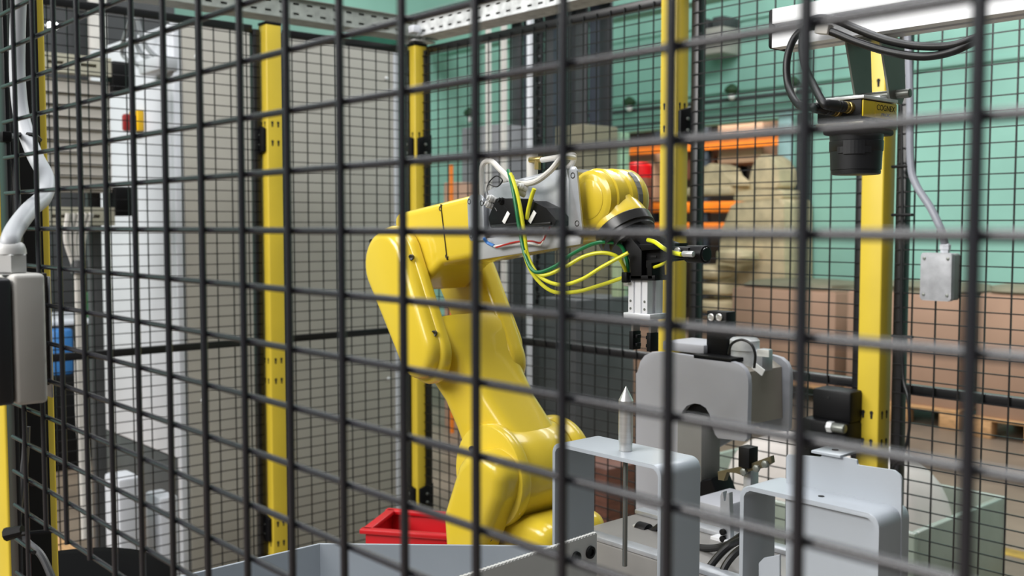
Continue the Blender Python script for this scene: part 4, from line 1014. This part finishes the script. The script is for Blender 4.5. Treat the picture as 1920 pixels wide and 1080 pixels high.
# connectors and cables
for k, (px, py) in enumerate(((1572, 208), (1594, 202))):
    p = atY(px, py, vy0)
    t = thing('cable_plug', ('left' if k == 0 else 'right') + ' round black plug on the vision camera front', 'plug', p, 'camera plugs')
    d = Vector((-.25, -1, .05)).normalized()
    b = B(); lathe(b, p + Vector((0, .001, 0)), d, [(0, .0062), (.004, .0062), (.0045, .0055), (.006, .0062), (.010, .0062)], 20); part(t, 'ring_nut', b, BRASS)
    b = B(); lathe(b, p + d * .0085, d, [(0, .0058), (.004, .0062), (.006, .0056), (.008, .0062), (.010, .0056), (.012, .0062), (.024, .0056), (.030, .0042)], 20); part(t, 'boot', b, RUB)
p1 = atY(1572, 208, vy0) + Vector((-.25, -1, .05)).normalized() * .037
p2 = atY(1594, 202, vy0) + Vector((-.25, -1, .05)).normalized() * .037
for k, (start, pts, lab) in enumerate(((p1, [(1497, 196, .975), (1478, 160, .985), (1476, 110, .99), (1492, 68, 1.0), (1522, 50, 1.005), (1560, 60, 1.005), (1610, 80, 1.005), (1670, 98, 1.005), (1730, 106, 1.01), (1785, 97, 1.01), (1838, 72, 1.02)], 'black camera cable with the wider loop and lower sag'),
                                       (p2, [(1528, 165, .97), (1508, 120, .98), (1505, 70, .99), (1522, 38, 1.0), (1560, 36, 1.005), (1610, 56, 1.005), (1665, 76, 1.005), (1720, 86, 1.01), (1785, 85, 1.01), (1842, 66, 1.02)], 'black camera cable with the inner loop lying higher on the beam'))):
    P = [start - Vector((-.25, -1, .05)).normalized() * .006, start] + [atY(*q) for q in pts]
    b = B(); tube(b, P, .0042, 12, 10); single('camera_cable', lab, 'cable', b, RUB, P[0], 'camera cables')
p = atY(1545, 55, 1.004); b = B(); boxc(b, p, .017, .012, .011, Matrix.Rotation(.2, 3, 'Y'), .002)
single('tape_label', 'translucent tape flag around the black camera cable', 'label', b, CBG2, p)

# ================================================================== machine table and the stations in front
t = thing('machine_table', 'aluminium topped machine table carrying robot and stations', 'table', (-.95, 1.05, FLOOR))
b = B(); box(b, -1.62, -.25, .72, 1.75, TAB - .03, TAB, .003); part(t, 'table_top', b, mat('table_top_grey', '9a9b9d', .4, metal=.4))
for xx in (-1.60, -.34):
    for yy in (.75, 1.66):
        b = B(); box(b, xx, xx + .06, yy, yy + .06, FLOOR, TAB - .03, .003); part(t, 'leg', b, ALU)

SB = .773
def hook(bm, pts_outer, y0, y1, thick):
    pass
def ubracket(name, label, pxl, pxr, pyl, dep, zbot):
    """folded sheet: left leg, top, right leg with round bends, open to the front"""
    a = atY(pxl, pyl, SB); x0 = a.x; x1 = atY(pxr, pyl, SB).x; h = a.z; th = .004; r = .012
    t = thing(name, label, 'bracket', ((x0 + x1) / 2, SB + dep / 2, zbot), 'folded grey station brackets')
    out = rounded([(x0, zbot), (x0, h), (x1, h), (x1, zbot)], [0, r, r, 0], 8)
    inn = rounded([(x0 + th, zbot), (x0 + th, h - th), (x1 - th, h - th), (x1 - th, zbot)], [0, r - th, r - th, 0], 8)
    b = B(); prism(b, out + list(reversed(inn)), 'Y', SB, SB + dep, .0007, 2)
    part(t, 'folded_sheet', b, GRY)
    return t, x0, x1, h
zb = TAB
t, x0, x1, h1 = ubracket('station_bracket', 'folded grey bracket carrying the pointed steel pin', 1036, 1240, 829, .062, zb)
c = atY(1173, 842, SB + .028); c.z = h1
t = thing('locating_pin', 'pointed turned steel pin with a long rod below it', 'pin', (c.x, c.y, h1))
ptop = atD(1174, 723, _F.dot(c)).z
b = B(); lathe(b, c, (0, 0, 1), [(0, .0066), (.0004, .007), (.0095, .007), (.0098, .0076), (ptop - h1 - .0155, .0076), (ptop - h1 - .0150, .0078), (ptop - h1, .0003)], 32); part(t, 'pin_body', b, STEEL)
rbm = atD(1166, 1066, _F.dot(c)).z
b = B(); cyl(b, c + Vector((0, 0, -.0042)), (c.x, c.y, rbm), .0026, 14, bev=.0005); part(t, 'rod', b, mat('rod_steel', '7d7d78', .35, metal=.7))
t, x2, x3, h2 = ubracket('station_bracket', 'folded grey bracket with an upright back plate at the lower right', 1388, 1650, 908, .050, zb)
# upright back plate with tab, front infill plate of the right station
bp = [(x2 + .040, h2 - .22), (x2 + .040, h2 + .030), (x2 + .066, h2 + .030), (x2 + .067, h2 + .026), (x2 + .100, h2 + .028), (x2 + .101, h2 + .018), (x3 + .004, h2 + .016), (x3 + .004, h2 - .02), (x3 - .004, h2 - .22)]
yb_ = SB + .036
q = [xh(*p, yb_) for p in ((1474, 1100), (1474, 852), (1540, 857), (1541, 850), (1606, 862), (1607, 872), (1676, 882), (1690, 893), (1690, 1100))]
b = B(); prism(b, rounded(q, [0, .003, .001, .001, .001, .001, .004, .004, 0], 4), 'Y', yb_, yb_ + .0025, .0006, 1); part(t, 'back_plate', b, GRY)
q0 = atY(1525, 848, yb_); q1 = atY(1580, 848, yb_)
b = B(); box(b, q0.x, q1.x, yb_ - .004, yb_ + .028, q0.z, q0.z + .0025, .0006); tb = part(t, 'top_tab', b, GRY)
c = Vector(((q0.x + q1.x) / 2, yb_ + .012, q0.z + .0026)); b = B(); lathe(b, c, (0, 0, 1), [(0, .003), (.0004, .003)], 12); part(tb, 'hole', b, HOLE)
c = atY(1540, 918, SB + .018); c.z = h2; b = B(); lathe(b, c, (0, 0, 1), [(0, .0028), (.0004, .0028)], 12); part(t, 'hole', b, HOLE)
yi = SB + .005
q = [xh(1473, 1120, yi), (xh(1473, 900, yi)[0], h2 - .0048), (x3 - .0048, h2 - .0048), (x3 - .0048, xh(1640, 1120, yi)[1])]
b = B(); prism(b, rounded(q, [0, 0, .007, 0], 5), 'Y', yi, yi + .0025, .0004, 1); part(t, 'infill_plate', b, GRY)
q = [xh(*p, SB + .012) for p in ((1422, 1120), (1422, 1056), (1432, 1046), (1462, 1040), (1462, 1120))]
b = B(); prism(b, q, 'Y', SB + .012, SB + .0145, .0006, 1); part(t, 'stop_plate', b, GRY)

# grey sheet chute in the foreground with corrugated board
hr = atD(600, 1017, 1.2).z
A0 = atH(340, 1080, hr); A1 = atH(597, 1017, hr); A2 = atH(1000, 1022, hr); A0.x = A1.x = (A0.x + A1.x) / 2
A00 = Vector((A0.x, .36, hr)); A3 = A2 + (A2 - A1).normalized() * .025
A2.x = A3.x; A2.y = A3.y
t = thing('sheet_chute', 'open grey sheet metal chute in the foreground below the robot', 'chute', (-.85, .5, FLOOR))
def wall(bm, p, q, z0, z1, th=.003):
    d = Vector((q.x - p.x, q.y - p.y, 0)).normalized(); n = Vector((d.y, -d.x, 0)) * th
    pts = [(p.x, p.y), (q.x, q.y), (q.x + n.x, q.y + n.y), (p.x + n.x, p.y + n.y)]
    prism(bm, pts, 'Z', z0, z1, .0006, 1)
b = B(); wall(b, A00, A1, hr - .22, hr); part(t, 'side_wall', b, GRY2)
b = B(); wall(b, A1, A2, hr - .22, hr); part(t, 'back_wall', b, GRY2)
b = B(); wall(b, Vector((A0.x, .36, 0)), Vector((-.70, .36, 0)), hr - .22, hr - .03); part(t, 'front_wall', b, GRY2)
b = B(); prism(b, [(A0.x, .36), (-.70, .36), (-.70, A2.y - .01), (A2.x, A2.y - .005), (A1.x, A1.y)], 'Z', hr - .223, hr - .22); part(t, 'bottom', b, GRY2)
for xx, yy in ((A0.x + .01, .37), (-.73, .37), (A0.x + .01, .6), (-.73, .68)):
    b = B(); box(b, xx, xx + .03, yy, yy + .03, FLOOR, hr - .223, .002); part(t, 'leg', b, ALU)
cx = -.70; cz0 = atX(1118, 999, cx); cz1 = atX(870, 1082, cx)
hz = cz0.z
t = thing('corrugated_board', 'pale corrugated plastic board with two black grommets in the foreground', 'board', (cx, .6, hz - .2))
ya, yb2 = .42, cz0.y
PLC = mat('corrugated_plastic', 'c6c6c3', .45, var=.02)
b = B(); box(b, cx, cx + .0008, ya, yb2, hz - .2, hz - .0005); part(t, 'face_sheet', b, PLC)
b = B(); box(b, cx - .005, cx - .0042, ya, yb2, hz - .2, hz - .0005); part(t, 'rear_sheet', b, PLC)
y = ya; b = B()
while y < yb2 - .001:
    cyl(b, (cx - .0015, y, hz - .2), (cx - .0015, y, hz + .0006), .0024, 6); y += .0047
part(t, 'flutes', b, PLC, kind='stuff')
b = B(); box(b, cx - .045, cx - .0055, ya, ya + .02, hz - .23, hz - .14, .001); part(t, 'hanger', b, ALU)
for px, py in ((1076, 1045), (1105, 1035)):
    p = atX(px, py, cx + .0009); b = B(); lathe(b, p, (1, 0, 0), [(0, .0065), (.0022, .0062), (.0024, .0035), (.001, .0033)], 20); part(t, 'grommet', b, DBLK)

Rz = Matrix.Translation((cx, yb2, 0)) @ Matrix.Rotation(math.atan2(.012, .172), 4, 'Z') @ Matrix.Translation((-cx, -yb2, 0))
t.matrix_world = Rz @ Matrix.Translation(t.location)
# ------------------------------------------------------------------ grey clip station with arch cut-out behind the gripper
SY = 1.34
def sx(px, py, y=SY): return xh(px, py, y)
t = thing('press_station', 'grey housing with arched cut-out and rounded shoulders behind the pin', 'machine', (-1.08, SY + .1, TAB))
arch = [(1276, 782), (1279, 770), (1287, 760), (1300, 755), (1313, 757), (1324, 764), (1331, 776)]
outl = [(1192, 1180), (1192, 700), (1196, 697), (1197, 690), (1200, 678), (1208, 667), (1222, 660), (1245, 660), (1368, 677), (1385, 682), (1396, 692), (1402, 706), (1403, 722), (1401, 822), (1396, 828), (1346, 822), (1340, 815), (1338, 790)]
pts = outl[:-1] + [(1332, 790)] + list(reversed(arch)) + [(1276, 1180)]
pr = [sx(x, y) for x, y in pts]; pr = [(a, max(b_, TAB)) for a, b_ in pr]
b = B(); prism(b, pr, 'Y', SY, SY + .010, .001, 2); part(t, 'front_plate', b, LGRY)
o2 = [(x, y) for x, y in outl if y < 1000]; o2 = [(1192, 900)] + o2[1:-1]
pr2 = [sx(x, y, SY) for x, y in o2]
b = B(); prism(b, [(p[0], p[1]) for p in pr2], 'Y', SY + .115, SY + .125, .001, 2); part(t, 'rear_plate', b, LGRY)
q = [sx(x, y) for x, y in ((1215, 672), (1245, 664), (1366, 682), (1388, 700), (1390, 800), (1345, 800), (1340, 740), (1215, 740))]
b = B(); prism(b, q, 'Y', SY + .0105, SY + .1145, .001, 1); part(t, 'core', b, mat('beige_side', '8c8579', .5))
b = B(); box(b, sx(1264, 780)[0], sx(1330, 780)[0], SY + .0105, SY + .03, sx(1300, 800)[1], sx(1300, 742)[1], .001); part(t, 'arch_shade', b, DBLK)  # black block added behind the arch to stand for the shade inside
b = B(); box(b, sx(1284, 800)[0], sx(1330, 800)[0], SY - .02, SY + .03, sx(1300, 902)[1], sx(1300, 778)[1], .002); cl = part(t, 'feed_column', b, mat('column_grey', '83827f', .5))
b = B(); a0, a1 = sx(1322, 905, SY - .02), sx(1350, 958, SY - .02)
prism(b, [sx(x, y, SY - .02) for x, y in ((1296, 905), (1334, 897), (1345, 930), (1352, 955), (1298, 945))], 'Y', SY - .02, SY + .03, .002, 1); part(cl, 'black_nozzle', b, DBLK)
b = B(); q0 = sx(1228, 658); q1 = sx(1350, 668)
box(b, q0[0], sx(1305, 660)[0], SY + .02, SY + .10, q0[1], q0[1] + .016, .003); part(t, 'top_block', b, LGRY)
b = B(); box(b, sx(1300, 660)[0], sx(1372, 660)[0], SY + .0, SY + .06, sx(1330, 676)[1], sx(1330, 668)[1], .001); part(t, 'top_foot', b, DBLK)
c = atY(1396, 668, SY + .05)
cyt = thing('clear_cylinder', 'metal air cylinder standing on the grey housing', 'cylinder', (c.x, c.y, c.z - .03))
b = B(); lathe(b, (c.x, c.y, c.z - .035), (0, 0, 1), [(0, .022), (.045, .022), (.046, .024), (.062, .024), (.066, .020)], 28); part(cyt, 'barrel', b, GALV)
b = B(); boxc(b, c + Vector((.028, .01, -.004)), .02, .03, .035, None, .003); part(cyt, 'block', b, ZINC)
for px, py, a in ((1431, 662, 0), (1422, 692, .5)):
    p = atY(px, py, SY + .03); b = B(); boxc(b, p, .022, .002, .011, Matrix.Rotation(a, 3, 'Y')); part(cyt, 'paper_tag', b, WHT)
hose('sensor_wire', 'thin black wire over the metal air cylinder', 'wire', [(1366, 664, SY), (1372, 645, SY), (1390, 637, SY), (1408, 645, SY), (1416, 665, SY), (1414, 690, SY)], .0022, RUB)
s0, s1 = sx(1324, 655, SY + .03), sx(1362, 585, SY + .03)
t = thing('twin_sensor', 'black upright block with two round silver eyes behind the gripper', 'sensor', ((s0[0] + s1[0]) / 2, SY + .04, s0[1]))
b = B(); box(b, s0[0], s1[0], SY + .03, SY + .055, s0[1] - .012, s1[1], .002); part(t, 'block', b, DBLK)
for px in (1334, 1349):
    p = atY(px, 595, SY + .029); b = B(); lathe(b, p, (0, -1, 0), [(0, .0062), (.002, .0062), (.0025, .005), (.001, .0042), (.0012, .001)], 22); part(t, 'eye', b, STEEL)

# clamp arm, sensor posts and floor blocks between the stations
CY = 1.12
t = thing('clamp_arm', 'small passivated toggle clamp arm before the white bag', 'clamp', atY(1395, 900, CY))
b = B(); prism(b, [xh(x, y, CY) for x, y in ((1345, 884), (1400, 872), (1445, 855), (1447, 868), (1430, 878), (1400, 884), (1392, 893), (1380, 886), (1362, 884), (1358, 902), (1346, 900))], 'Y', CY, CY + .008, .0008, 1); part(t, 'arm', b, OLIVE)
q0, q1 = xh(1384, 875, CY - .006), xh(1400, 840, CY - .006)
b = B(); box(b, q0[0], q1[0] + .004, CY - .006, CY + .014, q0[1], q1[1], .0008); part(t, 'block', b, DBLK)
for px, py in ((1396, 884), (1420, 878), (1436, 870)):
    p = atY(px, py, CY - .001); b = B(); lathe(b, p, (0, -1, 0), [(0, .005), (.004, .005), (.005, .003)], 6); part(t, 'nut', b, DSTEEL)
b = B(); q = atY(1394, 890, CY + .004); box(b, q.x - .006, q.x + .006, CY + .012, CY + .03, TAB, q.z + .01, .001); part(t, 'upright', b, ZINC)
t = thing('fork_bracket', 'upright forked silver bracket with black screws between the stations', 'bracket', atY(1362, 1000, 1.05))
b = B(); prism(b, [xh(x, y, 1.05) for x, y in ((1350, 1010), (1350, 930), (1353, 922), (1356, 922), (1357, 940), (1361, 940), (1362, 924), (1367, 924), (1370, 1012))], 'Y', 1.05, 1.058, .0006, 1); part(t, 'fork', b, ZINC)
for py in (997, 1010):
    b = B(); lathe(b, atY(1357, py, 1.049), (0, -1, 0), [(0, .004), (.004, .004), (.0045, .002)], 12); part(t, 'screw', b, DBLK)
q = atY(1360, 1010, 1.05); b = B(); box(b, q.x - .02, q.x + .03, 1.045, 1.075, TAB, q.z, .001); part(t, 'foot', b, ALU)
# aluminium rails and small cylinder at table level under the pin bracket
zr = atD(1190, 1040, 1.25).z
a = atH(1125, 1005, zr); c = atH(1300, 1080, zr)
t = thing('rail_block', 'aluminium rail block lying under the pin bracket', 'rail', ((a.x + c.x) / 2, a.y, TAB))
b = B(); box(b, -.94, -.62, .93, 1.10, TAB, zr, .003); part(t, 'block', b, mat('pale_block', '8f8c89', .4, metal=.3))
b = B(); box(b, -.94, -.62, .93, .95, zr, zr + .006, .001); part(t, 'rail', b, ZINC)
b = B(); box(b, -.94, -.62, 1.06, 1.08, zr, zr + .006, .001); part(t, 'rail', b, ZINC)
p = atY(1172, 1005, 1.02); p2 = atY(1212, 996, 1.02)
t = thing('small_cylinder', 'small round air cylinder with black fitting behind the pin rod', 'cylinder', p)
b = B(); cyl(b, p, p2 + Vector((-.012, 0, 0)), .009, 20, bev=.001); part(t, 'barrel', b, STEEL)
b = B(); cyl(b, p2 + Vector((-.014, 0, 0)), p2 + Vector((.004, 0, 0)), .0105, 20, bev=.001); part(t, 'collar', b, DBLK)
b = B(); boxc(b, (p + p2) / 2 + Vector((0, .004, -.018)), .04, .02, .03, None, .002); part(t, 'mount', b, ZINC)
b = B(); P = [p2 + Vector((.004, 0, 0)), atY(1228, 992, 1.02), atY(1240, 985, 1.02), atY(1262, 988, 1.02)]; tube(b, P, .004, 8); part(t, 'hose_end', b, RUB)
for k, (pts, lab) in enumerate((([(1292, 1024, 1.0), (1330, 1028, 1.0), (1362, 1022, 1.0), (1390, 1005, .99)], 'black hose running across behind the pin bracket'),
                                ([(1400, 1008, .97), (1370, 1022, .97), (1345, 1045, .96), (1325, 1075, .95), (1315, 1120, .94)], 'upper black hose curving down between the two brackets'),
                                ([(1402, 1020, .965), (1376, 1040, .96), (1356, 1070, .95), (1345, 1120, .94)], 'lower black hose curving down between the two brackets'))):
    hose('black_hose', lab, 'hose', pts, .0045, RUB, 8, 'black hoses between the brackets')
# light grey cover behind, right part of the station foot
b = B(); q0, q1 = atY(1290, 1025, 1.2), atY(1352, 950, 1.2); box(b, q0.x, q1.x, 1.2, 1.3, TAB, q1.z, .004)
single('foot_cover', 'pale grey cover plate at the foot of the arched housing', 'cover', b, LGRY, (q0.x, 1.25, TAB))

# ------------------------------------------------------------------ red bin and black stool
c = atD(800, 1010, 1.75)
t = thing('red_bin', 'red plastic bin half hidden behind the grey chute', 'bin', (c.x, c.y, TAB))
R3 = Matrix.Rotation(math.radians(35), 3, 'Z')
hw, hd, hb_ = .085, .06, .13
top = atD(790, 982, 1.75).z
rim = []
for nm, dx, dy, sx_, sy_ in (('side', 0, -hd, hw * 2, .004), ('side', 0, hd, hw * 2, .004), ('side', -hw, 0, .004, hd * 2), ('side', hw, 0, .004, hd * 2)):
    b = B(); off = R3 @ Vector((dx, dy, 0)); boxc(b, (c.x + off.x, c.y + off.y, top - hb_ / 2), sx_, sy_, hb_, R3, .001); part(t, nm, b, RED)
for nm, dx, dy, sx_, sy_ in (('rim', 0, -hd, hw * 2 + .02, .016), ('rim', 0, hd, hw * 2 + .02, .016), ('rim', -hw, 0, .016, hd * 2), ('rim', hw, 0, .016, hd * 2)):
    b = B(); off = R3 @ Vector((dx, dy, 0)); boxc(b, (c.x + off.x, c.y + off.y, top), sx_, sy_, .008, R3, .002); part(t, nm, b, RED)
b = B(); boxc(b, (c.x, c.y, top - hb_), hw * 2, hd * 2, .004, R3); part(t, 'bottom', b, RED)
b = B(); boxc(b, (c.x, c.y, top - .10), hw * 1.6, hd * 1.6, .05, R3, .01); part(t, 'contents', b, BAG)
b = B(); boxc(b, (c.x, c.y, (top - hb_ + TAB) / 2 - .001), .1, .1, top - hb_ - TAB - .002, R3, .004); part(t, 'pedestal', b, DGRY)
c = atD(128, 1078, 1.55)
t = thing('stool', 'round black stool seat at the lower left behind the mesh', 'stool', (c.x, c.y, FLOOR))
b = B(); lathe(b, (c.x, c.y, c.z - .06), (0, 0, 1), [(0, .13), (.012, .148), (.035, .155), (.05, .152), (.058, .140), (.062, .10), (.063, .0)], 48); part(t, 'seat', b, mat('black_vinyl', '0a0a0b', .8, spec=.04))
b = B(); cyl(b, (c.x, c.y, FLOOR + .06), (c.x, c.y, c.z - .06), .025, 20); part(t, 'column', b, DSTEEL)
for k in range(5):
    a = 2 * math.pi * k / 5; b = B(); P0 = Vector((c.x, c.y, FLOOR + .07)); P1 = Vector((c.x + .24 * math.cos(a), c.y + .24 * math.sin(a), FLOOR + .02)); cyl(b, P0, P1, .02, 10, .014); part(t, 'leg', b, DBLK)

for o in bpy.data.objects:
    if '_o' in o: del o['_o']
